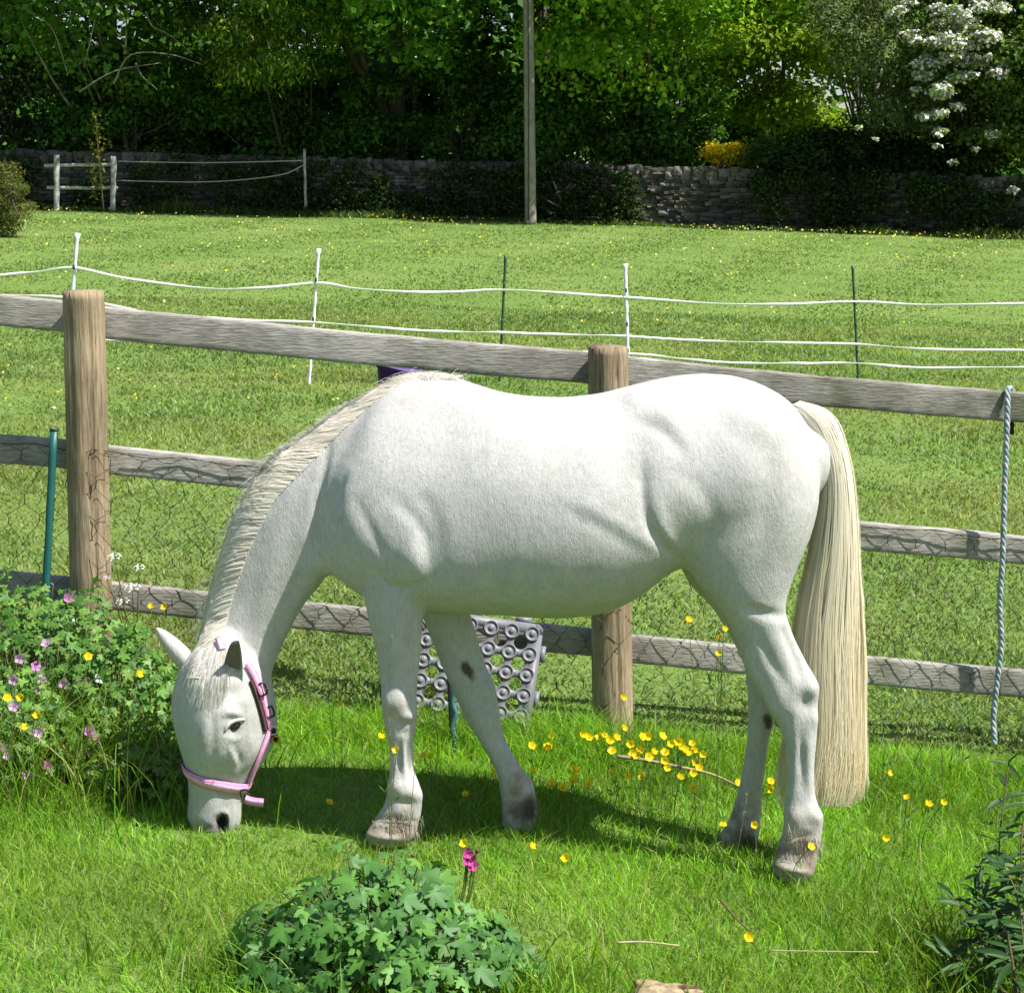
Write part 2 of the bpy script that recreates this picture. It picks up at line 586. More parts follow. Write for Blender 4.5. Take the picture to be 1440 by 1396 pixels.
tree('sycamore_tree', at(560, 46.5), 46.5, 3.0, 11.5, 3.3, 3.2, 64, .85, 34000, .17, SYC + [(.05, .12, .015)], [4, 4, 1.2, 2], 'broad sycamore just left of the bare pole with bright leaf clusters high up', trunk=.28, oy=-2.7)
tree('sycamore_tree', at(905, 46.5), 46.5, 2.3, 11.5, 3.1, 3.2, 64, .85, 36000, .15, SYC + [(.31, .52, .04)], [3, 2, 3, 4], 'brightest green sycamore, right of the pole above the dry stone wall', trunk=.30, oy=-2.7)
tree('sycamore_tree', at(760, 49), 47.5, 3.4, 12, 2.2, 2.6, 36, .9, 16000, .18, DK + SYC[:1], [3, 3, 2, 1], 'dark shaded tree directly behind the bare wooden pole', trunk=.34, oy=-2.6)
tree('golden_conifer', at(372, 46), 46, 2.2, 9.5, 1.9, 2.4, 66, .55, 32000, .13, [(.38, .48, .04), (.10, .21, .03), (.055, .125, .022), (.22, .33, .04)], [2.4, 4, 4, 2], 'conifer with yellow tipped drooping sprays over dark green', 'conifer', trunk=.22, oy=-2.7, aspect=.35, hang=1.2, shell=.25)
tree('ash_tree', at(175, 47), 46.5, 2.4, 10.5, 2.9, 2.8, 56, .8, 22000, .16, DK + [(.09, .15, .03)], [4, 3, 3, 3], 'loose dark green tree with pale bare boughs above the far rail fence', trunk=.16, oy=-2.7, stems=3, twigs=10, bark=(.26, .25, .2))
tree('hawthorn_tree', at(10, 45.5), 45.5, 1.0, 4.2, 1.35, 1.3, 26, .55, 15000, .11, [(.06, .11, .04), (.09, .14, .06), (.04, .08, .025)], [3, 2, 2], 'greyish hawthorn with thin pale blossom at the left edge of the field', trunk=.1, blossom=([(.5, .48, .5), (.6, .6, .55)], 9, 700, .08))
tree('maple_tree', at(-15, 46.5), 46.5, 3.9, 9.5, 2.0, 1.7, 26, .75, 14000, .18, [(.34, .40, .04), (.22, .32, .03), (.14, .25, .025)], [3, 3, 2], 'yellow green maple high in the top left corner', trunk=.18)
tree('field_maple', at(1085, 47), 47, 1.7, 6.3, 1.45, 1.4, 32, .6, 18000, .13, [(.30, .42, .03), (.20, .32, .03), (.12, .22, .02)], [3, 3, 2], 'yellow green small tree between the brightest sycamore and the grey willow', trunk=.13)
tree('willow_tree', at(1215, 44.5), 44.5, 1.5, 6.8, 1.7, 1.5, 44, .55, 30000, .11, [(.15, .21, .09), (.10, .165, .055), (.19, .25, .13)], [3, 3, 2], 'grey green willow overhanging the dark end of the wall', trunk=.12, stems=3, aspect=.35, oy=-1.9)
tree('hawthorn_tree', at(1345, 43.8), 43.8, 1.3, 7.0, 1.6, 1.4, 46, .5, 28000, .10, [(.12, .20, .045), (.08, .15, .035), (.18, .25, .075)], [3, 3, 2], 'hawthorn in full white blossom near the top right corner', trunk=.13, stems=4, oy=-1.4)
hb_ = bpy.data.objects['hawthorn_tree.001']
Lq = [[*(P(a, b, 40.7 + .5 * rng.random()) - np.array(hb_.location)), r_, r_ * .8, r_ * .6] for a, b, r_ in ((1305, 92, .34), (1335, 60, .42), (1368, 88, .36), (1322, 128, .36), (1352, 36, .4), (1392, 52, .36), (1300, 165, .2), (1322, 185, .2), (1378, 14, .34), (1404, 105, .3), (1290, 60, .22), (1345, 150, .2), (1208, 180, .12), (1232, 196, .1), (1288, 128, .18), (1318, 14, .3), (1316, 205, .12), (1350, 108, .3))]
Lq = [[q_[0], q_[1], q_[2], q_[3] * .8, q_[4] * .8, q_[5] * .7] for q_ in Lq]
for i in range(46):
    a_, b_ = rng.normal(1345, 42), abs(rng.normal(70, 75))
    r_ = rng.uniform(.06, .17)
    Lq.append([*(P(a_, b_, 40.7 + .6 * rng.random()) - np.array(hb_.location)), r_ * 1.3, r_, r_ * .7])
Cp, Nn, _ = crown_points(Lq, 3600, .7, .6)
Nn[:, 1] -= 1.0; Nn[:, 2] += .5
V, Q = leaf_quads(Cp, Nn, .078 * (.5 + rng.random(len(Cp))), .9, .1)
mesh_ob('blossom', V, Q, M_petal, hb_, np.repeat(pal(len(Cp), [(.75, .74, .72), (.68, .67, .66), (.8, .74, .74)], [1, 1, .6]), 4, axis=0).clip(0, .85), kind='stuff')
Cp, Nn, _ = crown_points(Lq, 3000, .4, .6)
V, Q = leaf_quads(Cp, Nn, .10 * (.5 + rng.random(len(Cp))), .6, .1)
mesh_ob('young_leaves', V, Q, M_leaf, hb_, np.repeat(pal(len(Cp), [(.16, .24, .06), (.24, .32, .10)], [1, 1]), 4, axis=0), kind='stuff')
tree('hazel_tree', at(1480, 43), 43, 1.0, 7.5, 1.7, 1.5, 40, .6, 20000, .13, [(.17, .27, .035), (.11, .20, .03), (.08, .15, .025)], [3, 3, 2], 'leafy hazel at the right edge beyond the field', trunk=.12, stems=4, oy=-1.2)
as_ = bpy.data.objects['ash_tree']
for pts in ([(138, 0), (130, 50), (118, 95)], [(205, 15), (212, 35), (240, 50), (270, 72)], [(160, 120), (185, 75), (240, 82), (285, 92)], [(190, 92), (200, 110), (218, 118), (219, 128)], [(30, 10), (70, 40), (95, 105)], [(110, 128), (160, 100), (230, 90)]):
    mb = MB(); c = spline([P(a, b, 42.4) + rng.normal(0, .03, 3) for a, b in pts], 5); mb.tube(local(as_, c), np.linspace(.024, .008, len(c)), 5, col=(.22, .21, .16)); mb.ob('branch', M_bark, as_, smooth=True)
# overhanging low boughs that keep the wall in shade
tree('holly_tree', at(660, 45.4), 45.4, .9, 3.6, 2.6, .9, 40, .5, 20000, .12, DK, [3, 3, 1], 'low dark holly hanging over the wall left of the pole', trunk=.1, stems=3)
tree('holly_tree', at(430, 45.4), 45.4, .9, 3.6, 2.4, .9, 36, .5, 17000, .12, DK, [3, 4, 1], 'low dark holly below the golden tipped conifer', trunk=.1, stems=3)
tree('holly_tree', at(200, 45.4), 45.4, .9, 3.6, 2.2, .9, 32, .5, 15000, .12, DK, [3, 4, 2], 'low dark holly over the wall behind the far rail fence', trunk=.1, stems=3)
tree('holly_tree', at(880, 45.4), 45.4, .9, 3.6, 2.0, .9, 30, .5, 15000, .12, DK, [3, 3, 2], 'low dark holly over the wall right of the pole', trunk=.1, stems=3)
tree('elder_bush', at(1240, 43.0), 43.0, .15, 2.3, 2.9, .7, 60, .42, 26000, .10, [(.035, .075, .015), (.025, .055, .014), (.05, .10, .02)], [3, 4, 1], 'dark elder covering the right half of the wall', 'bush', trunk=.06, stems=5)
# shrubs
tree('broom_bush', at(1020, 44.3), 44.3, 1.35, 1.75, .42, .3, 16, .2, 3200, .075, [(.85, .72, .02), (.80, .62, .02), (.2, .3, .05)], [4, 3, .7], 'golden yellow flowering bush above the lit stretch of stone wall', 'bush', trunk=.03, stems=3)
tree('privet_bush', at(1068, 44.3), 44.3, 1.2, 1.9, .4, .35, 14, .25, 2600, .08, [(.15, .20, .06), (.10, .15, .04)], [1, 1], 'pale green bush just right of the golden bush on the wall', 'bush', trunk=.03, stems=3)
tree('gorse_bush', at(2, 33.5), 33.5, -.05, 1.28, .56, .5, 60, .2, 16000, .06, [(.13, .16, .045), (.18, .18, .065), (.09, .12, .035)], [3, 2, 2], 'olive brown gorse bush standing in the meadow at the left edge', 'bush', trunk=.03, stems=5, aspect=.3)
# brambles along the wall foot
Lb = []
for u0, u1, hh, k in ((500, 735, .55, 26), (760, 905, .5, 14), (1060, 1180, 1.1, 26), (1180, 1440, 1.2, 60), (440, 560, 1.2, 20), (760, 890, 1.3, 30), (560, 735, 1.1, 30), (95, 150, .5, 8), (190, 260, 1.2, 14), (300, 430, 1.2, 34), (0, 60, 1.2, 14), (700, 770, 1.2, 12)):
    for i in range(k):
        xx = at(rng.uniform(u0, u1), 43)
        yy = float(np.interp(xx, [-12, .3, 11], [43.55, 43.25, 41.3])) - .1
        Lb.append([xx, yy, float(ground(xx, yy)) + rng.uniform(0, 1) * hh, .32, .16, .22])
Cp, Nn, li = crown_points(Lb, 33000, .6, .5)
V, Q = leaf_quads(Cp, Nn, .08 * (.6 + .8 * rng.random(len(Cp))), .7)
mesh_ob('brambles', V, Q, M_leaf, None, np.repeat(pal(len(Cp), [(.035, .075, .015), (.025, .055, .014), (.06, .11, .02), (.09, .12, .04)], [4, 4, 2, .6]), 4, axis=0), kind='stuff')
# bare dead boughs against the dark
bb = thing('fallen_bough', (at(800, 43), 42.9, float(ground(at(800, 43), 42.9))), 'bare dead bough lying against the wall just right of the bare pole', 'branch')
mb = MB()
for pts in ([(778, 255), (790, 285), (798, 305)], [(770, 282), (790, 292), (830, 308)], [(782, 272), (800, 262), (812, 240)]):
    mb.tube(local(bb, spline([P(a, b, 42.9 + .1 * i) for i, (a, b) in enumerate(pts)], 4)), .018, 5, col=(.25, .2, .14))
mb.ob('branch', M_bark, bb)

# ------------------------------------------------------------------ dry stone wall
wall = thing('dry_stone_wall', (0, 44.0, float(ground(0, 44))), 'long dry stone field wall below the trees, dark with shade', 'wall')
def wall_y(x):
    return np.interp(x, [-15, -12, .3, 11, 15], [44.4, 44.3, 43.9, 41.9, 41.1])
def stone_mesh(seed):
    bm = bmesh.new()
    bmesh.ops.create_cube(bm, size=1)
    bmesh.ops.subdivide_edges(bm, edges=bm.edges[:], cuts=1, use_grid_fill=True)
    for v in bm.verts:
        k = v.co.length
        v.co *= (1 - .18 * max(0, k - .55))
        v.co += noise.noise_vector(v.co * 2.3 + Vector((seed * 7.1, 0, seed))) * .16
    me = bpy.data.meshes.new('wall_stone')
    bm.to_mesh(me); bm.free()
    me.materials.append(M_stone)
    c = np.ones((len(me.vertices), 4), np.float32)
    base = [(.085, .075, .06), (.12, .108, .09), (.065, .06, .055), (.10, .09, .065), (.17, .155, .135), (.115, .11, .075), (.15, .14, .13), (.08, .075, .065)][seed % 8]
    c[:, :3] = base
    a = me.color_attributes.new('tint', 'FLOAT_COLOR', 'POINT')
    a.data.foreach_set('color', c.ravel())
    for p in me.polygons: p.use_smooth = False
    return me
SM = [stone_mesh(i) for i in range(8)]
rest = MB()
SMV = [np.array([v.co[:] for v in m.vertices]) for m in SM]
SMF = [np.array([p.vertices[:] for p in m.polygons]) for m in SM]
SMC = [(.085, .075, .06), (.12, .108, .09), (.065, .06, .055), (.10, .09, .065), (.17, .155, .135), (.115, .11, .075), (.15, .14, .13), (.08, .075, .065)]
cnt = 0
wl = np.array(wall.location)
zc = 0.0
row = 0
while zc < 1.12:
    hh = random.uniform(.055, .105)
    top = zc + hh > 1.05
    xx = -14.5
    while xx < 14.5:
        L_ = random.uniform(.13, .42) if not top else random.uniform(.12, .3)
        hloc = hh * random.uniform(.85, 1.05) if not top else random.uniform(.14, .2)
        xc = xx + L_ / 2
        yw = float(wall_y(xc))
        p = np.array([xc, yw + random.uniform(-.05, .05) + zc * .06, float(ground(xc, yw)) + zc + hloc / 2]) - wl
        k = random.randrange(8)
        rz = random.uniform(-.08, .08)
        sc = (L_ * 1.04, .34, hloc * 1.08)
        u = 720 + xc / yw * 2700
        if cnt < 296 and (890 < u < 1075 or (165 < u < 330 and zc > .2)):
            o = bpy.data.objects.new('wall_stone', SM[k])
            o.location = p; o.scale = sc; o.rotation_euler = (random.uniform(-.05, .05), random.uniform(-.07, .07), rz)
            put(o, wall)
            cnt += 1
        else:
            V = SMV[k] * np.array(sc)
            V = V @ np.array(Matrix.Rotation(-rz, 3, 'Z'))
            rest.add(V + p, SMF[k], col=SMC[k])
        xx += L_
    zc += hh
    row += 1
rest.ob('wall_rubble', M_stone, wall, kind='stuff')

# ------------------------------------------------------------------ utility pole
gz = float(ground(at(746, 42), 42))
pole = thing('utility_pole', (at(746, 42), 42, gz), 'tall bare wooden pole standing at the far edge of the field', 'pole')
pts = [(-.012 * z, 0, z) for z in np.linspace(-.3, 9, 24)]
V, Q, T = tube(pts, np.linspace(.125, .098, 24), 20)
mesh_ob('shaft', V, [Q, T], M_pole, pole, smooth=True)
mb = MB()
mb.tube([(-.05, -.14, .1), (-.05, -.135, 3), (-.08, -.125, 6), (-.1, -.12, 8.8)], .012, 6, col=(.05, .05, .05))
mb.ob('earth_cable', M_paint, pole)

# ------------------------------------------------------------------ far rail fence by the wall, and lone stake
ff = thing('rail_fence', (at(120, 42.8), 42.8, float(ground(at(120, 42.8), 42.8))), 'short grey two rail fence against the wall at far left', 'fence')
def bar(mb, a, b, w_, h_, col=None, seg=6, jit=.002, seed=0):
    """squared timber from a to b, w_ deep (y), h_ high (z)"""
    a = np.asarray(a, float); b = np.asarray(b, float)
    V, Q = [], []
    d = b - a
    d /= np.linalg.norm(d)
    up = np.array([0, 0, 1.0]) if abs(d[2]) < .7 else np.array([1.0, 0, 0])
    s = np.cross(d, up); s /= np.linalg.norm(s)
    up = np.cross(s, d)
    r = np.random.default_rng(seed)
    for i in range(seg + 1):
        c = a + (b - a) * i / seg
        for (su, sv) in ((-1, -1), (1, -1), (1, 1), (-1, 1)):
            V.append(c + s * su * w_ / 2 + up * sv * h_ / 2 + r.normal(0, jit, 3))
    for i in range(seg):
        for k in range(4):
            Q.append((i * 4 + k, i * 4 + (k + 1) % 4, (i + 1) * 4 + (k + 1) % 4, (i + 1) * 4 + k))
    Q.append((0, 3, 2, 1)); Q.append((seg * 4, seg * 4 + 1, seg * 4 + 2, seg * 4 + 3))
    mb.add(V, Q, col=col)
GW = (.42, .41, .38)
for a, b in (((80, 218), (80, 300)), ((160, 220), (159, 297))):
    mb = MB(); bar(mb, local(ff, P(*a, 42.7)), local(ff, P(*b, 42.7)), .1, .1, GW, jit=.006); mb.ob('post', M_stone, ff)
for a, b in (((62, 233), (158, 232)), ((142, 264), (166, 265)), ((66, 264), (142, 265))):
    mb = MB(); bar(mb, local(ff, P(*a, 42.82)), local(ff, P(*b, 42.82)), .05, .07, GW, jit=.006); mb.ob('rail', M_stone, ff)
st = thing('wire_fence', (at(430, 42.9), 42.9, float(ground(at(430, 42.9), 42.9))), 'thin grey stake with two slack wires in front of the wall', 'fence')
mb = MB(); bar(mb, local(st, P(428, 209, 42.9)), local(st, P(430, 291, 42.9)), .05, .05, (.34, .33, .31), jit=.004); mb.ob('stake', M_stone, st)
for pts in ([(160, 227), (290, 229), (428, 226)], [(160, 254), (290, 256), (390, 247), (428, 232)]):
    mb = MB(); mb.tube(local(st, spline([P(a, b, 42.9) for a, b in pts], 6)), .012, 5, col=(.4, .4, .38)); mb.ob('wire', M_paint, st)
sp = thing('maple_sapling', (at(141, 42.6), 42.6, float(ground(at(141, 42.6), 42.6))), 'thin yellow leaved sapling rising through the far rail fence', 'sapling')
mb = MB(); mb.tube(local(sp, spline([P(146, 296, 42.6), P(141, 240, 42.6), P(134, 160, 42.6)], 5)), .014, 5, col=(.3, .24, .12)); mb.ob('stem', M_bark, sp)
cc = np.array([P(rng.normal(137, 6), rng.uniform(158, 285), 42.6) for i in range(170)]) + rng.normal(0, .05, (170, 3))
V, Q = leaf_quads(local(sp, cc), rng.standard_normal((170, 3)) + np.array([0, -.6, .6]), .10 * (.5 + rng.random(170)), .7)
mesh_ob('foliage', V, Q, M_leaf, sp, np.repeat(pal(170, [(.25, .24, .04), (.14, .18, .03)], [1, 1]), 4, axis=0), kind='stuff')

# ------------------------------------------------------------------ electric tape fence
UD = [-200, 105, 445, 711, 880, 1200, 1440, 1700]
DD = [14.9, 15.2, 15.6, 16.2, 16.7, 17.3, 17.6, 17.8]
ef = thing('electric_fence', (0, 16.5, float(ground(0, 16.5))), 'electric fence of white tape strung on thin stakes across the meadow', 'fence')
def PE(u, v, dd=0):
    return P(u, v, float(np.interp(u, UD, DD)) + dd) - np.array(ef.location)
WH, GR = (.80, .80, .78), (.02, .075, .045)
for (u0, v0, u1, c, r) in ((109, 328, 92, WH, .013), (448, 350, 434, WH, .012), (711, 359, 702, GR, .011), (879, 371, 884, WH, .015), (1199, 374, 1207, GR, .011)):
    d = float(np.interp(u0, UD, DD))
    g = float(ground(at(u1, d), d))
    vb = [v for v in range(int(v0), 620) if P(u1, v, d)[2] < g - .03][0]
    mb = MB()
    a, b = P(u0, v0, d) - np.array(ef.location), P(u1, vb, d) - np.array(ef.location)
    k = 26
    pts = a + (b - a) * np.linspace(0, 1, k)[:, None]
    rr = np.full(k, r)
    if c is WH: rr[::3] *= 1.35
    rr[0] *= 1.4; rr[1] *= 1.2
    mb.tube(pts, rr, 8, col=c)
    for q in (.22, .5, .72):
        pq = a + (b - a) * q
        mb.tube([pq + np.array([0, -.03, -.015]), pq + np.array([0, -.035, .02])], .008, 6, col=(.03, .03, .03) if c is WH else GR)
    mb.ob('stake', M_paint, ef, smooth=True)
tapes = [
    [(-120, 398), (0, 387), (50, 383), (105, 377), (180, 392), (290, 406), (370, 405), (446, 398), (500, 406), (580, 411), (650, 410), (711, 408), (800, 413), (880, 418), (1000, 427), (1100, 428), (1200, 424), (1300, 429), (1440, 427), (1600, 424)],
    [(-120, 410), (0, 415), (105, 420), (210, 440), (320, 449), (445, 454), (560, 463), (640, 467), (711, 468), (800, 471), (880, 473), (1000, 480), (1100, 482), (1200, 484), (1300, 491), (1440, 493), (1600, 498)],
    [(-120, 444), (0, 452), (60, 460), (150, 477), (215, 480), (320, 486), (445, 490), (711, 494), (880, 497), (960, 505), (1050, 511), (1130, 511), (1200, 511), (1300, 517), (1440, 517), (1600, 520)]]
for ti, tp in enumerate(tapes):
    c = spline([PE(a, b, -.02) for a, b in tp], 14)
    m = len(c)
    ang = np.cumsum(rng.normal(0, .22, m)) + .9
    ang = np.clip(np.sin(np.linspace(0, 40 + 9 * ti, m) + ti) * .9 + ang * .05, -1.3, 1.3)
    wd = .0115
    sdv = np.stack([np.zeros(m), np.sin(ang), np.cos(ang)], 1) * wd
    V = np.concatenate([c - sdv, c + sdv, c + sdv + [0, .002, 0.001], c - sdv + [0, .002, 0.001]])
    i = np.arange(m - 1)
    Q = np.concatenate([np.stack([i + a * m, i + 1 + a * m, i + 1 + b * m, i + b * m], 1) for a, b in ((0, 1), (1, 2), (2, 3), (3, 0))])
    mesh_ob('tape', V, Q, M_paint, ef, np.tile((.86, .86, .84), (len(V), 1)))
#--HORSE--
# ================================================================== horse
HD = 5.2
def ring(A, B, w_, off=0, lat=(0, 1, 0), n=40, p=2.15, egg=0.0, k=None, a=None):
    d = HD + off
    if k is None:
        PA, PB = P(*A, d), P(*B, d)
        hv = (PA - PB) / 2
        lt = np.array(lat, float)
    th = np.linspace(0, 2 * np.pi, n, endpoint=False)
    c, s = np.cos(th), np.sin(th)
    cc = np.sign(c) * np.abs(c) ** (2 / p)
    ss = np.sign(s) * np.abs(s) ** (2 / p)
    return (PA + PB) / 2 + cc[:, None] * hv + (ss * w_ * (1 - egg * c))[:, None] * lt


def loft(secs, n=40, sub=5, p=2.15, cap=.6):
    """secs: (A, B, half width, depth offset, egg)"""
    par = spline([[*s[0], *s[1], s[2], s[3], s[4] if len(s) > 4 else 0] for s in secs], sub)
    R = [ring((q[0], q[1]), (q[2], q[3]), q[4], q[5], n=n, p=p, egg=q[6]) for q in par]
    return close_rings(R, n)


def close_rings(R, n):
    # rounded ends
    def capr(r0, r1):
        c0, c1 = r0.mean(0), r1.mean(0)
        d = c0 - c1
        d /= np.linalg.norm(d) + 1e-9
        rad = np.linalg.norm(r0 - c0, axis=1).min() * .7
        return [c0 + (r0 - c0) * math.cos(t) + d * rad * math.sin(t) for t in (.5, .95, 1.3)]
    R = capr(R[0], R[1])[::-1] + R + capr(R[-1], R[-2])
    V = np.concatenate(R)
    m = len(R)
    i, j = np.meshgrid(np.arange(m - 1), np.arange(n), indexing='ij')
    i, j = i.ravel(), j.ravel()
    Q = np.stack([i * n + j, i * n + (j + 1) % n, (i + 1) * n + (j + 1) % n, (i + 1) * n + j], 1)
    V = np.vstack([V, R[0].mean(0), R[-1].mean(0)])
    k = np.arange(n)
    T = np.concatenate([np.stack([np.full(n, m * n), (k + 1) % n, k], 1), np.stack([np.full(n, m * n + 1), (m - 1) * n + k, (m - 1) * n + (k + 1) % n], 1)])
    return V, Q, T


hb = MB()
hb.add(*loft([
    ((468, 668), (462, 785), .09, 0, .0), ((486, 612), (478, 812), .165, 0, .1), ((526, 556), (518, 838), .20, 0, .25),
    ((570, 530), (575, 852), .215, 0, .38), ((622, 525), (635, 858), .235, 0, .36), ((670, 541), (700, 860), .262, 0, .2),
    ((722, 555), (750, 864), .28, 0, .1), ((785, 559), (800, 864), .29, 0, .08), ((840, 554), (850, 856), .29, 0, .08),
    ((890, 542), (898, 834), .28, 0, .08), ((940, 530), (940, 802), .265, 0, .08), ((990, 525), (985, 785), .255, 0, .1),
    ((1040, 530), (1035, 780), .25, 0, .12), ((1085, 547), (1075, 770), .225, 0, .12), ((1117, 570), (1110, 750), .18, 0, .1), ((1138, 600), (1132, 710), .10, 0, 0)], n=56))
# neck
hb.add(*loft([
    ((600, 530), (530, 835), .17, 0, .2), ((548, 543), (468, 806), .155, 0, .28), ((500, 570), (457, 812), .125, 0, .25), ((452, 603), (450, 824), .105, 0, .2),
    ((410, 635), (434, 842), .095, 0, .12), ((372, 672), (418, 866), .09, 0, .1), ((345, 715), (407, 888), .085, 0, .1), ((323, 765), (398, 905), .08, 0, .08),
    ((306, 820), (391, 922), .078, 0, .05), ((296, 872), (384, 940), .078, -.01, 0), ((290, 915), (380, 955), .078, -.02, 0)], n=44))
# hind quarter and near hind leg
for sgn in (-1, 1):
    k = 0 if sgn < 0 else 1
    hq = [((965, 590), (1130, 600), .135, .085 * sgn), ((945, 690), (1153, 680), .135, .105 * sgn), ((945, 760), (1143, 745), .12, .12 * sgn)]
    if sgn < 0:
        hq += [((975, 815), (1118, 808), .092, -.13), ((1008, 853), (1105, 848), .07, -.135), ((1032, 891), (1112, 882), .056, -.135), ((1047, 940), (1131, 924), .048, -.13),
               ((1068, 970), (1149, 960), .043, -.13), ((1086, 1003), (1150, 1000), .040, -.13), ((1100, 1036), (1149, 1036), .034, -.13), ((1106, 1070), (1146, 1070), .029, -.13),
               ((1105, 1112), (1146, 1110), .029, -.13), ((1102, 1138), (1151, 1134), .035, -.13), ((1101, 1164), (1156, 1158), .041, -.13), ((1097, 1184), (1155, 1186), .039, -.13)]
    else:
        hq += [((965, 815), (1105, 808), .092, .13), ((1000, 853), (1085, 848), .07, .135), ((1025, 893), (1078, 884), .056, .135), ((1044, 930), (1082, 924), .048, .13),
               ((1050, 965), (1095, 958), .043, .13), ((1052, 1000), (1092, 1000), .040, .13), ((1051, 1033), (1082, 1036), .034, .13), ((1046, 1070), (1077, 1072), .029, .13),
               ((1039, 1105), (1073, 1110), .029, .13), ((1031, 1135), (1071, 1142), .035, .13), ((1024, 1155), (1068, 1166), .041, .13), ((1016, 1172), (1066, 1186), .038, .13)]
    hb.add(*loft(hq, n=36))
# fore legs
hb.add(*loft([((488, 690), (598, 690), .10, -.09), ((500, 760), (598, 755), .095, -.115), ((509, 812), (601, 805), .08, -.12), ((516, 862), (597, 858), .065, -.12), ((526, 905), (591, 905), .054, -.115),
              ((534, 948), (588, 946), .046, -.11), ((537, 985), (586, 983), .045, -.11), ((540, 1016), (586, 1014), .043, -.11), ((546, 1046), (582, 1044), .034, -.11), ((547, 1080), (583, 1078), .029, -.11),
              ((545, 1104), (590, 1102), .033, -.11), ((542, 1124), (594, 1126), .040, -.11), ((534, 1144), (592, 1148), .037, -.11)], n=36))
hb.add(*loft([((520, 740), (620, 730), .09, .10), ((560, 800), (650, 790), .08, .11), ((590, 858), (658, 848), .062, .11), ((607, 900), (669, 888), .054, .11), ((625, 945), (683, 935), .048, .11),
              ((642, 983), (697, 970), .046, .11), ((655, 1012), (702, 998), .042, .11), ((673, 1040), (707, 1026), .033, .11), ((689, 1067), (719, 1055), .029, .11), ((700, 1092), (735, 1080), .031, .11),
              ((703, 1112), (750, 1100), .037, .11), ((706, 1130), (754, 1124), .036, .11)], n=36))
# hooves (pastern to ground, toe to the left)
def hoof(pa, pb, qa, qb, off, w0, w1):
    d = off
    return loft([(pa, pb, w0, d), ((pa[0] * .5 + qa[0] * .5 - 1, pa[1] * .5 + qa[1] * .5), (pb[0] * .5 + qb[0] * .5 + 2, pb[1] * .5 + qb[1] * .5), (w0 + w1) / 2, d), (qa, qb, w1, d)], n=32, p=2.3)
hb.add(*hoof((1096, 1180), (1154, 1180), (1085, 1219), (1143, 1226), -.13, .038, .055))
hb.add(*hoof((1016, 1166), (1066, 1182), (1003, 1196), (1056, 1209), .13, .038, .053))
hb.add(*hoof((534, 1140), (592, 1142), (514, 1172), (581, 1177), -.11, .036, .055))
hb.add(*hoof((706, 1122), (754, 1120), (706, 1158), (752, 1160), .11, .036, .050))

# head: turned a little towards the camera
HA = math.radians(36)
FWD = np.array([-math.cos(HA), -math.sin(HA), 0.0])
LAT = np.array([math.sin(HA), -math.cos(HA), 0.0])
HOFF = -.04
def head_ring(L, R, k, n=44, p=2.2, egg=.0):
    A, B = P(*L, HD + HOFF), P(*R, HD + HOFF)
    c = (A + B) / 2
    hw = np.linalg.norm(A - B) / 2
    W = hw / math.sqrt((k * math.cos(HA)) ** 2 + math.sin(HA) ** 2)
    ax = (A - B) / np.linalg.norm(A - B)
    tilt = ax[2]
    f = FWD + np.array([0, 0, tilt / math.cos(HA)]) * .9
    th = np.linspace(0, 2 * np.pi, n, endpoint=False)
    co, s = np.cos(th), np.sin(th)
    cc = np.sign(co) * np.abs(co) ** (2 / p)
    ss = np.sign(s) * np.abs(s) ** (2 / p)
    return c + (cc * k * W)[:, None] * f + (ss * W * (1 + egg * co))[:, None] * LAT
hs = [((290, 893), (352, 905), 1.0, 0), ((272, 915), (366, 918), 1.05, .02), ((257, 938), (374, 936), 1.10, .05), ((249, 962), (381, 962), 1.15, .10), ((247, 988), (386, 990), 1.2, .16),
      ((250, 1015), (389, 1018), 1.28, .18), ((256, 1042), (385, 1044), 1.3, .12), ((262, 1066), (373, 1068), 1.3, .05), ((266, 1088), (357, 1090), 1.25, 0), ((267, 1108), (345, 1110), 1.2, -.02),
      ((266, 1126), (338, 1128), 1.12, -.02), ((264, 1143), (338, 1145), 1.08, 0), ((267, 1157), (337, 1158), 1.02, 0), ((276, 1168), (331, 1169), .95, 0)]
par = spline([[*a, *b, k, e] for a, b, k, e in hs], 4)
R = [head_ring((q[0], q[1]), (q[2], q[3]), q[4], egg=q[5]) for q in par]
hb.add(*close_rings(R, 44))

# join, remesh to one skin
me0 = hb.mesh('tmp', M_paint)
ob0 = bpy.data.objects.new('tmp', me0)
COL.objects.link(ob0)
md = ob0.modifiers.new('r', 'REMESH')
md.mode = 'VOXEL'
md.voxel_size = .0068
bpy.context.view_layer.update()
dg = bpy.context.evaluated_depsgraph_get()
ev = ob0.evaluated_get(dg).to_mesh()
nv = len(ev.vertices)
V = np.empty(nv * 3, np.float32); ev.vertices.foreach_get('co', V); V = V.reshape(-1, 3).astype(float)
Qh = np.empty(len(ev.loops), np.int32); ev.loops.foreach_get('vertex_index', Qh); Qh = Qh.reshape(-1, 4)
ob0.evaluated_get(dg).to_mesh_clear()
bpy.data.objects.remove(ob0)
ed = np.unique(np.sort(np.concatenate([Qh[:, [0, 1]], Qh[:, [1, 2]], Qh[:, [2, 3]], Qh[:, [3, 0]]]), axis=1), axis=0)
deg = np.bincount(ed.ravel(), minlength=nv).astype(float)[:, None]
def lap(A):
    o = np.empty_like(A)
    for c in range(A.shape[1]):
        o[:, c] = np.bincount(ed[:, 0], A[ed[:, 1], c], nv) + np.bincount(ed[:, 1], A[ed[:, 0], c], nv)
    return o / deg
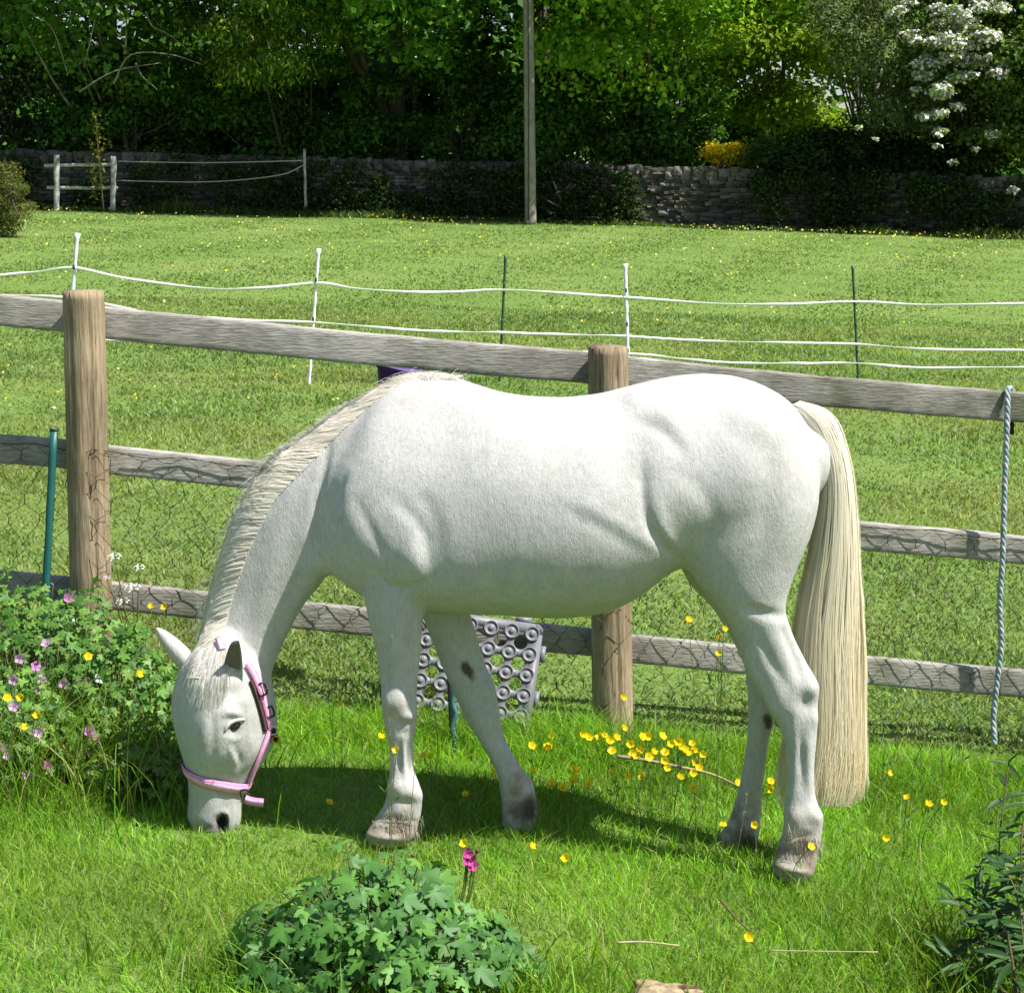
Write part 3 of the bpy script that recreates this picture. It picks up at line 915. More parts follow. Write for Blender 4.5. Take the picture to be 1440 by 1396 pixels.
def normals(V):
    n = np.cross(V[Qh[:, 2]] - V[Qh[:, 0]], V[Qh[:, 3]] - V[Qh[:, 1]])
    N = np.zeros_like(V)
    for k in range(4):
        for c in range(3):
            N[:, c] += np.bincount(Qh[:, k], n[:, c], nv)
    return N / (np.linalg.norm(N, axis=1)[:, None] + 1e-12)
uv = np.stack(proj(V), 1)
bodyw = np.clip((860 - uv[:, 1]) / 60, 0, 1) * np.clip((uv[:, 0] - 400) / 60, 0, 1)
for it in range(60):
    a = .5 * (bodyw[:, None] if it >= 5 else 1.0)
    V = V + a * (lap(V) - V)
    V = V - .30 * a * (lap(V) - V)          # holds the volume

Nn_ = normals(V)
near = V.copy()
near[:, 1] = np.where(V[:, 1] > HD, 2 * HD - V[:, 1], V[:, 1])
u, v = proj(near)
# the head and the lower legs are never mirrored
side_ok = ((v < 850) & (u > 400)).astype(float)
vis = np.where(side_ok > 0, 1.0, 0.0)
camside = np.clip((-Nn_[:, 1] + .1) / .4, 0, 1)
sidef = np.where(side_ok > 0, np.clip((np.abs(Nn_[:, 1]) - .1) / .35, 0, 1), camside)
nearleg = (V[:, 1] < HD - .01)
D = np.zeros(nv)
def G(cu, cv, ru, rv, amp, ang=0, msk=None):
    amp = amp * (1.9 if cv > 860 and cu > 480 else 1)
    a = math.radians(ang)
    du, dv = u - cu, v - cv
    x_ = du * math.cos(a) + dv * math.sin(a)
    y_ = -du * math.sin(a) + dv * math.cos(a)
    g = amp * np.exp(-(x_ / ru) ** 2 - (y_ / rv) ** 2)
    D[:] += g if msk is None else g * msk
def line_f(pts, wd, taper=True):
    pts = spline(pts, 6)
    best = np.full(nv, 1e9); tt = np.zeros(nv)
    for i in range(len(pts) - 1):
        a, b = pts[i], pts[i + 1]
        ab = b - a
        t = np.clip(((u - a[0]) * ab[0] + (v - a[1]) * ab[1]) / (ab @ ab + 1e-9), 0, 1)
        d = np.hypot(u - a[0] - t * ab[0], v - a[1] - t * ab[1])
        m = d < best
        best[m] = d[m]; tt[m] = (i + t[m]) / (len(pts) - 1)
    f = np.exp(-(best / wd) ** 2)
    return f * (np.sin(np.clip(tt, 0.02, .98) * math.pi) ** .5 if taper else 1)
def Ln(pts, wd, amp, msk=None):
    amp = amp * (2.0 if pts[0][1] > 845 and pts[0][0] > 480 else 1)
    f = line_f(pts, wd) * amp
    D[:] += f if msk is None else f * msk
body = (v < 860) & (u > 400)
bf = body.astype(float)
# shoulder and neck base
Ln([(463, 622), (456, 660), (447, 700), (441, 745), (446, 785)], 6, -.010)
Ln([(470, 640), (462, 690), (455, 735)], 12, .004)
Ln([(488, 668), (479, 690), (476, 716)], 5, -.007)
Ln([(500, 650), (486, 700), (500, 750), (520, 790)], 16, .004)
G(560, 640, 60, 60, .008)
G(550, 730, 52, 52, .005, 35)
G(582, 790, 20, 24, .011)
Ln([(555, 700), (590, 740), (600, 780), (603, 815)], 10, -.008, bf)
Ln([(588, 690), (610, 740), (618, 820)], 16, -.008, bf)
Ln([(520, 800), (545, 822), (575, 826), (598, 818)], 6, -.008)
Ln([(500, 700), (530, 760), (560, 812)], 7, -.004)
Ln([(525, 560), (500, 610), (485, 655)], 14, -.004)
G(640, 600, 50, 50, -.006)
G(655, 560, 30, 18, .004)
# ribs
for i in range(7):
    x0 = 655 + i * 27
    Ln([(x0, 610), (x0 + 12, 660), (x0 + 4, 740)], 9, .0005, bf)
    pass
# flank
G(885, 655, 30, 60, -.014, -8)
G(905, 610, 30, 30, -.008)
Ln([(795, 700), (835, 716), (870, 738), (895, 757), (925, 768)], 12, .0038, bf)
Ln([(790, 716), (835, 736), (875, 757), (905, 775)], 12, -.003, bf)
Ln([(903, 640), (905, 690), (912, 735), (938, 772), (958, 790)], 8, -.011)
Ln([(925, 700), (930, 740), (950, 775)], 9, .005)
G(893, 560, 18, 12, .010)
Ln([(893, 590), (930, 605), (960, 640)], 9, -.006)
Ln([(905, 575), (940, 585), (975, 625)], 10, .004)
G(965, 700, 40, 36, .006, 30)
Ln([(950, 660), (985, 690), (1000, 725), (985, 760)], 13, -.004)
G(1055, 640, 60, 60, .007)
Ln([(1085, 640), (1078, 720), (1070, 790), (1050, 830)], 14, -.003)
G(1110, 700, 26, 60, .005)
G(1085, 560, 30, 16, -.003)
Ln([(1122, 580), (1134, 612), (1150, 650), (1153, 700)], 5, -.006)
Ln([(1040, 852), (1072, 862), (1108, 866)], 7, -.0045)
# gaskin, hock and cannon of the near hind
nl = nearleg.astype(float)
Ln([(1100, 880), (1118, 920), (1126, 955)], 7, -.006, nl)
G(1133, 990, 12, 14, -.006, 0, nl)
G(1143, 968, 9, 14, .005, 0, nl)
G(1092, 985, 16, 26, .004, 20, nl)
Ln([(1126, 1030), (1128, 1080), (1127, 1112)], 4, -.004, nl)
Ln([(1138, 1030), (1138, 1080), (1138, 1115)], 5, .002, nl)
G(1118, 1150, 14, 12, .004, 0, nl)
Ln([(1090, 1192), (1118, 1196), (1152, 1198)], 3.5, -.006, nl); G(1150, 1150, 8, 12, .005, 0, nl); Ln([(1085, 1214), (1110, 1222), (1143, 1226)], 5, .006, nl)
# near fore: forearm, knee, tendons
Ln([(540, 850), (552, 900), (560, 950)], 9, .004, nl)
Ln([(570, 860), (575, 920), (572, 965)], 6, -.005, nl)
G(557, 985, 14, 18, .007, 0, nl)
G(575, 1008, 9, 8, .005, 0, nl)
Ln([(545, 1000), (562, 1018), (585, 1012)], 3.5, -.005, nl)
Ln([(562, 1040), (562, 1070), (564, 1092)], 3.2, -.006, nl)
Ln([(573, 1040), (574, 1068), (578, 1092)], 3.2, -.006, nl)
Ln([(568, 1040), (568, 1090)], 3, .003, nl)
G(570, 1112, 18, 12, .005, 0, nl)
Ln([(526, 1151), (552, 1152), (588, 1156)], 3.2, -.006, nl); G(586, 1120, 8, 12, .005, 0, nl); Ln([(512, 1172), (545, 1178), (583, 1176)], 4.5, .005, nl)
G(546, 992, 6, 16, .004, 0, nl); G(580, 990, 6, 12, .004, 0, nl); G(566, 1030, 10, 6, -.003, 0, nl)
Ln([(533, 900), (540, 940), (546, 968)], 5, -.003, nl); Ln([(590, 860), (588, 920), (583, 965)], 4, .003, nl)
G(556, 1104, 9, 8, .003, 0, nl); G(572, 1128, 14, 6, -.004, 0, nl)
Ln([(1050, 930), (1075, 975), (1098, 1010)], 5, .003, nl); Ln([(1112, 1000), (1118, 1030), (1117, 1090)], 4, .002, nl)
G(1112, 1012, 8, 10, -.003, 0, nl); G(1145, 1010, 6, 12, .003, 0, nl); G(1128, 1176, 18, 6, -.004, 0, nl); G(1144, 1146, 8, 10, .004, 0, nl)
Ln([(1060, 880), (1085, 930), (1108, 970)], 7, -.003, nl)
# far fore
fl = 1 - nl
G(690, 985, 10, 16, .004, 0, fl); Ln([(665, 1000), (700, 1015)], 5, -.004, fl); Ln([(692, 1040), (715, 1080)], 3.5, -.005, fl)
# head (only the side the photograph shows can be told)
hd = ((u < 400) & (v > 885) & (V[:, 1] < HD + .3)).astype(float) * camside
G(300, 965, 26, 34, .004, 0, hd)
G(325, 975, 12, 10, -.008, 10, hd)
G(343, 985, 7, 16, .004, 10, hd)
Ln([(312, 1004), (326, 1001), (342, 1008)], 5, .0075, hd)
Ln([(313, 1012), (328, 1010), (344, 1018)], 3, -.004, hd)
G(329, 1024, 11, 8, -.009, -20, hd)
Ln([(318, 1035), (330, 1040), (342, 1034)], 3.5, .004, hd)
Ln([(297, 1000), (300, 1040), (297, 1080)], 5, -.004, hd)
Ln([(287, 960), (288, 1020), (284, 1090), (284, 1120)], 8, .003, hd)
Ln([(322, 1048), (328, 1065), (333, 1078)], 3, .006, hd)
Ln([(330, 1050), (338, 1070), (334, 1082)], 4, -.005, hd)
Ln([(350, 1030), (356, 1052), (348, 1072), (334, 1082)], 6, .004, hd)
Ln([(362, 980), (367, 1020), (363, 1050)], 7, -.003, hd)
G(310, 1095, 16, 18, -.006, 0, hd)
G(298, 1135, 16, 20, .006, 0, hd)
G(326, 1135, 8, 16, .004, 0, hd)
Ln([(301, 1150), (309, 1142), (318, 1146), (320, 1160)], 3.4, .007, hd)
G(311, 1156, 6, 9.5, -.030, -12, hd)
Ln([(272, 1157), (290, 1163), (304, 1166)], 3, -.006, hd)
# neck
nk = ((v < 940) & (u < 520)).astype(float)
Ln([(440, 640), (400, 720), (375, 800), (362, 880)], 14, .005, nk)
Ln([(470, 690), (430, 790), (398, 870), (385, 925)], 8, -.005, nk)
Ln([(425, 700), (385, 760), (350, 850)], 10, -.003, nk)
Ln([(350, 905), (368, 930), (376, 950)], 5, -.005, nk)
# slow lumps so the skin is not ideally smooth
lump = np.array([noise.fractal(Vector(p) * 7, .8, 2.0, 4) for p in V[::1]]) if nv < 200000 else 0
V = V + Nn_ * (D * sidef + .0011 * lump)[:, None]
for it in range(2):
    V = V + .5 * (lap(V) - V)
BODYV, BODYF = V, Qh
bvh = BVHTree.FromPolygons([tuple(p) for p in V], [tuple(int(k) for k in q) for q in Qh])
HN = normals(V)
CAMP = Vector((0, 0, H))
def hit(uu, vv, lo=0.0):
    """skin point under a pixel, lifted by lo"""
    d = Vector(P(uu, vv, 5)) - CAMP
    d.normalize()
    p, n, i, t = bvh.ray_cast(CAMP, d, 20)
    if p is None:
        return None, None
    return np.array(p + n * lo), np.array(n)

# coat colour
u, v = proj(V)
base = np.array([.515, .505, .48])
C = np.tile(base, (nv, 1))
def tint(w_, c):
    global C
    w_ = np.clip(w_, 0, 1)[:, None]
    C = C * (1 - w_) + np.array(c) * w_
def gg(cu, cv, ru, rv): return np.exp(-((u - cu) / ru) ** 2 - ((v - cv) / rv) ** 2)
ns = np.array([noise.fractal(Vector(p) * 24, .8, 2.0, 4) for p in V])
n2 = np.array([noise.fractal(Vector(p) * 5, .8, 2.0, 3) for p in V])
tint(.35 * gg(980, 570, 90, 40), (.53, .50, .445))
tint(.30 * gg(560, 560, 60, 25), (.53, .495, .43))
tint(.25 * gg(900, 640, 40, 60), (.49, .465, .41))
tint(.30 * np.clip(n2 * 2 - .1, 0, 1), (.50, .47, .42))
hm = (u < 400) & (v > 880)
tint(hm * (gg(300, 1174, 40, 20) * 1.3 + gg(312, 1150, 16, 18) * .35), (.22, .21, .21))
tint(hm * gg(300, 1120, 50, 30) * .25, (.44, .42, .40))
tint(hm * np.clip((gg(313 - (v - 1156) * .12, 1156, 9, 15) - .34) * 4, 0, 1), (.006, .005, .005))
tint(hm * gg(278, 960, 40, 60) * .45, (.54, .51, .46))

tint(hm * gg(329, 1025, 12, 7) * .8, (.20, .18, .17))
tint(hm * line_f([(314, 1030), (326, 1034), (340, 1026)], 3) * .6, (.2, .18, .17)) if False else None
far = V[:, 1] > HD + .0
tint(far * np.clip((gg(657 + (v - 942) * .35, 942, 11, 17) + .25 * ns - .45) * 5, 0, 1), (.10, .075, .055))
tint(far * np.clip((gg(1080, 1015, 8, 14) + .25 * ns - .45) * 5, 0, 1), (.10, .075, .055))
lowleg = np.clip((v - 1090) / 60, 0, 1) * (u > 420)
tint(lowleg * np.clip(.28 + ns * .9, 0, 1) * .7, (.46, .39, .30))
tint((~far) * gg(552, 1000, 22, 30) * np.clip(.4 + ns, 0, 1) * .6, (.46, .39, .33))
tint((v > 960) * (u > 480) * np.clip(ns * 1.6 - .15, 0, 1) * .30, (.36, .31, .24))
tint((~far) * (gg(575, 1015, 9, 5) + gg(1133, 990, 9, 10)) * .35, (.30, .27, .24))
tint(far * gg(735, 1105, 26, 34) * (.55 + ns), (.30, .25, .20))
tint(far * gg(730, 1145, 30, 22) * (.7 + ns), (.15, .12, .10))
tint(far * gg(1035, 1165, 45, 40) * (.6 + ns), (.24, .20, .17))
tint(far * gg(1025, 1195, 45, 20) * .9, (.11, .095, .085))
hoofn = (~far) * (np.clip((v - 1146 + (u - 550) * -.05) / 5, 0, 1) * (u < 620) * (u > 480) + np.clip((v - 1188) / 5, 0, 1) * (u > 1000))
tint(hoofn * .9, (.36, .32, .26))
tint(hoofn * np.clip(.15 + ns * 1.6, 0, 1) * .8, (.20, .15, .10))
tint(hoofn * (np.sin(v * .9 + n2 * 3) > .55) * .25, (.50, .46, .38))
tint((~far) * np.clip(gg(560, 1163, 16, 16) * (.8 + ns) , 0, 1) * .7, (.22, .17, .11))
tint((~far) * gg(1128, 1195, 20, 20) * (.6 + ns) * .9, (.24, .17, .10))
tint((~far) * gg(1150, 970, 5, 12) * .4, (.5, .45, .4))
C = (C * (1 + .07 * ns[:, None])).clip(.006, .85)

def coat_mat():
    m, N, L, b, out = new_mat('white_coat')
    at_ = N.new('ShaderNodeAttribute'); at_.attribute_name = 'tint'
    a = noise_node(N, L, 110, 4, .65, stretch=(1, 1, .35))
    f = noise_node(N, L, 420, 3, .6, stretch=(1, 1, .22))
    r = ramp(N, L, a.outputs[0], [(.3, (.84, .83, .81)), (.5, (.97, .97, .96)), (.7, (1.07, 1.07, 1.07))])
    L.new(mix(N, L, at_.outputs['Color'], r.outputs[0], 1.0, 'MULTIPLY'), b.inputs['Base Color'])
    b.inputs['Roughness'].default_value = .62
    b.inputs['Specular IOR Level'].default_value = .22
    b.inputs['Sheen Weight'].default_value = .03
    b.inputs['Sheen Roughness'].default_value = .5
    ad = N.new('ShaderNodeMath'); ad.operation = 'ADD'
    L.new(a.outputs[0], ad.inputs[0]); L.new(f.outputs[0], ad.inputs[1])
    bump(N, L, b, ad.outputs[0], .6, .0028)
    return m
M_coat = coat_mat()

def hair_mat(name, transl=.5):
    m, N, L, b, out = new_mat(name)
    at_ = N.new('ShaderNodeAttribute'); at_.attribute_name = 'tint'
    L.new(at_.outputs['Color'], b.inputs['Base Color'])
    b.inputs['Roughness'].default_value = .42
    b.inputs['Specular IOR Level'].default_value = .45
    tr = N.new('ShaderNodeBsdfTranslucent'); L.new(at_.outputs['Color'], tr.inputs[0])
    mx = N.new('ShaderNodeMixShader'); mx.inputs[0].default_value = transl
    L.new(b.outputs[0], mx.inputs[1]); L.new(tr.outputs[0], mx.inputs[2]); L.new(mx.outputs[0], out.inputs[0])
    return m
M_hair = hair_mat('horse_hair')

horse = thing('horse', (0.2, HD, float(ground(.2, HD))), 'white pony grazing with its head down to the grass', 'horse')
hl = np.array(horse.location)

# ears, welded into the body object
def ear(base, tip, wv, fv, wid, dark, t0_=.0, rd=.76):
    """cup shaped ear: wv across, fv the way its opening faces"""
    base, tip, wv, fv = (np.asarray(q, float) for q in (base, tip, wv, fv))
    wv /= np.linalg.norm(wv); fv /= np.linalg.norm(fv)
    V_, C_, rows, n = [], [], 14, 9
    for layer in (0, 1):
        for i in range(rows):
            t = i / (rows - 1)
            hw = wid * (math.sin(math.pi * min(1, (t * rd + .24))) ** .55) * (1 - .15 * t) + .001
            c = base + (tip - base) * t - fv * (.012 * math.sin(math.pi * t))
            for j in range(n):
                s = -1 + 2 * j / (n - 1)
                dp = hw * (.62 - .30 * t) * (s * s)
                p = c + wv * s * hw * (1 - .12 * s * s) + fv * dp - fv * hw * .45
                if layer: p = p - fv * .0055 * (1 - abs(s) ** 3)
                V_.append(p)
                C_.append(dark if layer == 0 and abs(s) < .84 and t0_ < t < .97 else (.56, .54, .51))
    Q_ = []
    for i in range(rows - 1):
        for j in range(n - 1):
            a = i * n + j
            Q_.append((a, a + 1, a + n + 1, a + n))
            o = rows * n
            Q_.append((o + a, o + a + n, o + a + n + 1, o + a + 1))
    for i in range(rows - 1):
        o = rows * n
        a = i * n; Q_.append((a, a + n, o + a + n, o + a))
        a = i * n + n - 1; Q_.append((a, o + a, o + a + n, a + n))
    for j in range(n - 1):
        a = (rows - 1) * n + j; Q_.append((a, a + 1, rows * n + a + 1, rows * n + a))
    return np.array(V_), np.array(Q_), np.array(C_)
eN = ear(P(326, 976, 5.075), P(331, 901, 5.0), (.95, .12, .05), (.30, -.95, .12), .032, (.19, .17, .145), .46, .71)
eF = ear(P(277, 946, 5.17), P(219, 882, 5.17), (.70, .25, .66), (-.35, .92, -.1), .033, (.40, .33, .30))
bm_ = MB()
bm_.add(BODYV - hl, Qh, col=C)
bm_.add(eN[0] - hl, eN[1], col=eN[2])
bm_.add(eF[0] - hl, eF[1], col=eF[2])
bm_.ob('body', M_coat, horse, smooth=True)

# eye
M_eye = tint_mat('eye_wet', .06, .8, 10, .02)
pe, ne = hit(330, 1022, -.0095)
mb = MB()
th = np.linspace(0, math.pi, 9); ph = np.linspace(0, 2 * math.pi, 16, endpoint=False)
EV = np.array([(math.sin(a) * math.cos(b), math.sin(a) * math.sin(b), math.cos(a)) for a in th for b in ph])
EQ = [(i * 16 + j, i * 16 + (j + 1) % 16, (i + 1) * 16 + (j + 1) % 16, (i + 1) * 16 + j) for i in range(8) for j in range(16)]
mb.add(pe + EV * np.array([.0225, .018, .0125]) @ np.array(Matrix.Rotation(math.radians(22), 3, 'Y')) - hl, EQ, col=(.012, .009, .008))
eo = mb.ob('eye', M_eye, horse, smooth=True)
# upper eyelid: a short rolled fold of the coat's colour
for pts, r, c_ in (([(315, 1029), (321, 1018), (332, 1012), (345, 1011)], .0058, (.50, .49, .47)),):
    c = [hit(a, b, .001)[0] for a, b in spline(pts, 4)]
    c = [q for q in c if q is not None]
    mb = MB(); mb.tube(np.array(c) - hl, np.concatenate([[r * .3, r * .7], np.full(len(c) - 4, r), [r * .7, r * .3]]), 8, col=c_); mb.ob('eyelid', M_coat, horse, smooth=True)


# hair ribbons
def ribbons(name, paths, width, cols, mat, parent, taper=.25, face=None):
    """paths n x k x 3 (world), cols n x 3 or n x k x 3"""
    paths = np.asarray(paths)
    n, k, _ = paths.shape
    t = np.gradient(paths, axis=1)
    r = rng.standard_normal((n, 1, 3)); r[:, :, 1] *= .35
    if face is not None:
        r = np.asarray(face).reshape(n, -1, 3) + .22 * r
    s = np.cross(t, r); s /= np.linalg.norm(s, axis=2)[:, :, None] + 1e-9
    wv = (np.asarray(width).reshape(-1, 1, 1) * .5) * np.linspace(1, taper, k)[None, :, None]
    V = np.stack([paths - s * wv, paths + s * wv], 2).reshape(-1, 3)
    o = (np.arange(n) * k * 2)[:, None, None]
    i = np.arange(k - 1)[None, :, None] * 2
    Q = (o + i + np.array([0, 1, 3, 2])[None, None, :]).reshape(-1, 4)
    if cols.ndim == 2: cols = np.repeat(cols[:, None], k, axis=1)
    Cc = np.repeat(cols, 2, axis=1).reshape(-1, 3)
    return mesh_ob(name, V - np.array(parent.location), Q, mat, parent, Cc.clip(0, .96), smooth=True)

# tail
TL = [(1104, 574), (1115, 588), (1128, 608), (1147, 645), (1152, 695), (1140, 770), (1122, 850), (1112, 930), (1106, 1030), (1094, 1090), (1096, 1134)]
TR = [(1128, 563), (1158, 573), (1181, 597), (1195, 642), (1203, 700), (1208, 785), (1210, 870), (1213, 950), (1217, 1045), (1214, 1105), (1204, 1134)]
TLs, TRs = spline(TL, 4), spline(TR, 4)
kk = 22
ti = np.linspace(0, len(TLs) - 1, kk)
def samp(Aa, q):
    q = np.clip(q, 0, len(Aa) - 1.001); i = q.astype(int); f = (q - i)[..., None]
    return Aa[i] * (1 - f) + Aa[i + 1] * f
n = 10500
s0 = rng.random(n) ** .95
cl = np.floor(s0 * 46).astype(int)
clump = rng.normal(0, .010, 60)[cl]
wob = rng.random(60)[cl] * 6.28
dp = rng.uniform(-1, 1, n)
tmax = np.where(rng.random(n) < .5, rng.uniform(.55, 1.0, n), rng.uniform(.88, 1.04, n))
tmax -= .04 * np.abs(s0 - .35) + .03 * rng.random(n) + .03 * np.sin(wob * 3)
xj = rng.standard_normal(n)
paths = np.empty((n, kk, 3)); cc = np.empty((n, kk, 3))
t0 = np.where(rng.random(n) < .45, rng.uniform(0, .35, n), 0)
for j in range(kk):
    t = t0 + (tmax - t0) * j / (kk - 1)
    q = t * (len(TLs) - 1)
    Lp, Rp = samp(TLs, q), samp(TRs, q)
    s = np.clip(s0 + (clump * (1 + t) + .026 * np.sin(wob + t * 9) + .013 * np.sin(wob * 2 + t * 24)) * (.3 + j / kk) * 1.3 + .006 * np.sin(t * 34 + wob * 3 + s0 * 25) + xj * (j / kk) ** 2 * .045, -.04, 1.07)
    s = .5 + (s - .5) * (1 - .5 * np.clip(.12 - t, 0, .12) / .12 * .5)
    px = Lp + (Rp - Lp) * s[:, None]
    rad = np.interp(t, [0, .05, .12, .3, .6, 1], [.035, .035, .045, .055, .06, .06]) * np.sqrt(np.clip(1 - (2 * s - 1) ** 2, .05, 1))
    dep = HD - .0 + dp * rad + .02 * t
    a = (px[:, 0] - CX) / F; b = (CY - px[:, 1]) / F
    dx, dy, dz = a, math.cos(PITCH) + b * math.sin(PITCH), -math.sin(PITCH) + b * math.cos(PITCH)
    kf = dep / dy
    paths[:, j] = np.stack([dx * kf, dep, H + dz * kf], 1)
    c0 = np.array([.93, .90, .82]); c1 = np.array([.95, .87, .66]); 
    f = np.clip((t - .05) * 1.15, 0, 1)[:, None]
    cc[:, j] = c0 * (1 - f) + c1 * f
cc *= (1 + .04 * rng.standard_normal((n, 1, 1)))
cc[rng.random(n) < .10] *= np.array([.93, .88, .78])
ribbons('tail', paths, .0024 + .0018 * rng.random(n), cc, M_hair, horse, .3, np.stack([(s0 - .5) * 1.8, np.where(dp > .3, 1.0, -1.0) * np.sqrt(np.clip(1.05 - (2 * s0 - 1) ** 2, 0, 1)), .15 + 0 * s0], 1))
# fill under the tail hair
core = loft([((TL[i][0] * .86 + TR[i][0] * .14, TL[i][1]), (TL[i][0] * .14 + TR[i][0] * .86, TR[i][1]), r_ * .8, .02 * i / 9) for i, r_ in enumerate([.02, .025, .035, .045, .05, .05, .05, .045, .03]) if 1 <= i < 8], n=24)
core[0][:, 2] -= 0
mesh_ob('tail_dock', core[0] - hl, [core[1], core[2]], M_hair, horse, np.tile((.72, .62, .44), (len(core[0]), 1)), smooth=True)

# mane: rooted on the near side of the crest, combed over to the far side
CR = spline([(650, 527), (612, 523), (578, 522), (545, 530), (500, 556), (455, 583), (416, 612), (380, 634), (352, 668), (334, 700), (317, 735), (301, 786), (287, 834), (277, 880), (264, 928), (258, 955)], 6)
RT = spline([(640, 534), (610, 531), (580, 533), (553, 546), (518, 574), (478, 610), (444, 646), (413, 676), (386, 706), (368, 740), (350, 778), (335, 820), (323, 860), (315, 898), (306, 930), (300, 955)], 6)
n = 10000
q0 = (rng.random(n) ** .9 * (len(CR) + 5) - 6)
ph_ = np.floor(q0 * 1.25).astype(int) + 20
cj = rng.normal(0, 1, 400)
paths = np.zeros((n, 9, 3)); ok = np.ones(n, bool)
lut = {}
def skin_grid():
    A = np.full((len(CR), 8, 3), np.nan)
    for i in range(len(CR)):
        for j in range(8):
            f = j / 7
            q = RT[i] * (1 - f * .86) + CR[i] * f * .86
            h_, nn = hit(q[0], q[1], .0)
            if h_ is not None: A[i, j] = h_
        for j in range(8):
            if np.isnan(A[i, j, 0]): A[i, j] = A[i, j - 1] + (A[i, j - 1] - A[i, j - 2]) * .6 if j > 1 else P(*CR[i], HD)
    return A
SG = skin_grid()
crest3 = np.array([P(a, b, HD) for a, b in CR])
def sgs(q, f):
    q = np.clip(q, 0, len(CR) - 1.001); i = q.astype(int); a = (q - i)[:, None]
    g = np.clip(f * 7, 0, 6.999); j = g.astype(int); b = (g - j)[:, None]
    return (SG[i, j] * (1 - b) + SG[i, j + 1] * b) * (1 - a) + (SG[i + 1, j] * (1 - b) + SG[i + 1, j + 1] * b) * a
f0 = rng.random(n) ** 1.4 * .8
slant = 7.0 + .8 * cj[ph_] + .8 * rng.standard_normal(n)
amp = np.interp(q0, [0, 12, 30, 90], [.002, .004, .007, .008])
lift0 = .003 + amp * .8 * (.5 + .5 * np.sin(q0 * 4.1 + 2.2 * np.sin(q0 * .9) + 1.1 * cj[ph_])) * (.4 + .6 * rng.random(n)) + .004 * rng.random(n) ** 3
for j in range(5):
    t = j / 4
    f = f0 + (1 - f0) * t
    q = q0 + slant * t * (1 - f0)
    b = sgs(q, f)
    q = q + .35 * np.sin(t * 7 + cj[ph_] * 2)
    out = np.array([-.35, -.75, .45]) * (1 - t) + np.array([-.75, -.1, .6]) * t
    out = out / np.linalg.norm(out)
    paths[:, j] = b + out * (lift0 * math.sin(math.pi * (.12 + .75 * t)))[:, None]
cq = np.clip(q0 + slant * (1 - f0) + .4, 0, len(CR) - 1.001)
ci = cq.astype(int)
cp = crest3[ci] * (1 - (cq - ci)[:, None]) + crest3[ci + 1] * (cq - ci)[:, None]
tail_len = (.05 + .10 * rng.random(n)) * np.interp(q0, [0, 15, 30], [.2, .5, 1])
for j in range(5, 9):
    t = (j - 4) / 4
    q = np.clip(cq + t * 1.5, 0, len(CR) - 1.001); i2 = q.astype(int)
    c = crest3[i2] * (1 - (q - i2)[:, None]) + crest3[i2 + 1] * (q - i2)[:, None]
    paths[:, j] = c + np.array([-.3, 0, .3]) * (lift0 * (1 - t) * .35)[:, None] + np.array([.004, .004, -.003]) + np.array([.40, .6, -.75]) * (tail_len * t ** 1.6)[:, None] + np.array([.004, .03, -.004]) * t
    paths[:, j] += (rng.normal(0, .002, (n, 3)) * t)
col = np.tile(np.array([.84, .80, .72]), (n, 1)) * (1.13 + .04 * rng.standard_normal((n, 1)))
col[rng.random(n) < .18] *= np.array([.95, .89, .80])
ribbons('mane', paths, .0020 + .0018 * rng.random(n), col, M_hair, horse, .5, np.tile((-.45, -.75, .5), (n, 1)))
# stray wisps on the withers
wis = []
for i in range(90):
    b_ = hit(rng.uniform(590, 640), 534, 0)[0]
    if b_ is None: continue
    d = np.array([rng.normal(.5, .5), rng.normal(0, .3), rng.uniform(.15, 1.0)]); d /= np.linalg.norm(d)
    L_ = rng.uniform(.015, .05)
    wis.append([b_ + d * L_ * t + np.array([.3, 0, -.2]) * L_ * t * t for t in np.linspace(0, 1, 5)])
ribbons('mane_wisps', np.array(wis), np.full(len(wis), .0016), np.tile((.82, .8, .76), (len(wis), 1)), M_hair, horse)
# flyaway hairs along the crest
wis = []
for i in range(420):
    q = rng.uniform(2, len(CR) - 3); b_ = crest3[int(q)] + rng.normal(0, .004, 3) + np.array([.008, 0, -.006])
    tg = crest3[int(q) + 2] - crest3[int(q)]; tg /= np.linalg.norm(tg)
    d = tg * rng.uniform(.1, 1) + np.array([-.8, rng.normal(0, .3), .5]) * rng.uniform(.15, .75)
    d /= np.linalg.norm(d); L_ = rng.uniform(.012, .04)
    wis.append([b_ + d * L_ * t + np.array([-.1, .1, -.5]) * L_ * t * t for t in np.linspace(0, 1, 6)])
ribbons('mane_flyaways', np.array(wis), np.full(len(wis), .0018), np.tile((.9, .87, .8), (len(wis), 1)), M_hair, horse)
# forelock
n = 900
s = rng.random(n)
paths = []
for i in range(n):
    a0 = np.array([285 + 34 * s[i], rng.uniform(905, 940)])
    a2 = np.array([262 + 52 * s[i] + rng.normal(0, 4), rng.uniform(945, 1000) - 20 * abs(s[i] - .6)])
    a1 = (a0 + a2) / 2 + np.array([rng.normal(0, 4) - 3, 0])
    pp = []
    for t in np.linspace(0, 1, 7):
        q = a0 * (1 - t) ** 2 + 2 * a1 * t * (1 - t) + a2 * t * t
        h_, nn = hit(max(q[0], 254), q[1], .003 + .009 * math.sin(math.pi * min(1, t + .15)) * rng.uniform(.3, 1))
        pp.append(h_ if h_ is not None else pp[-1] if pp else P(q[0], q[1], 5.1))
    paths.append(pp)
col = np.tile(np.array([.88, .86, .82]), (n, 1)) * (1 + .06 * rng.standard_normal((n, 1)))
col[rng.random(n) < .15] *= np.array([.92, .87, .78])
ribbons('forelock', np.array(paths), .0026 + .0016 * rng.random(n), col, M_hair, horse, .4, np.tile((-.5, -.8, .1), (n, 1)))
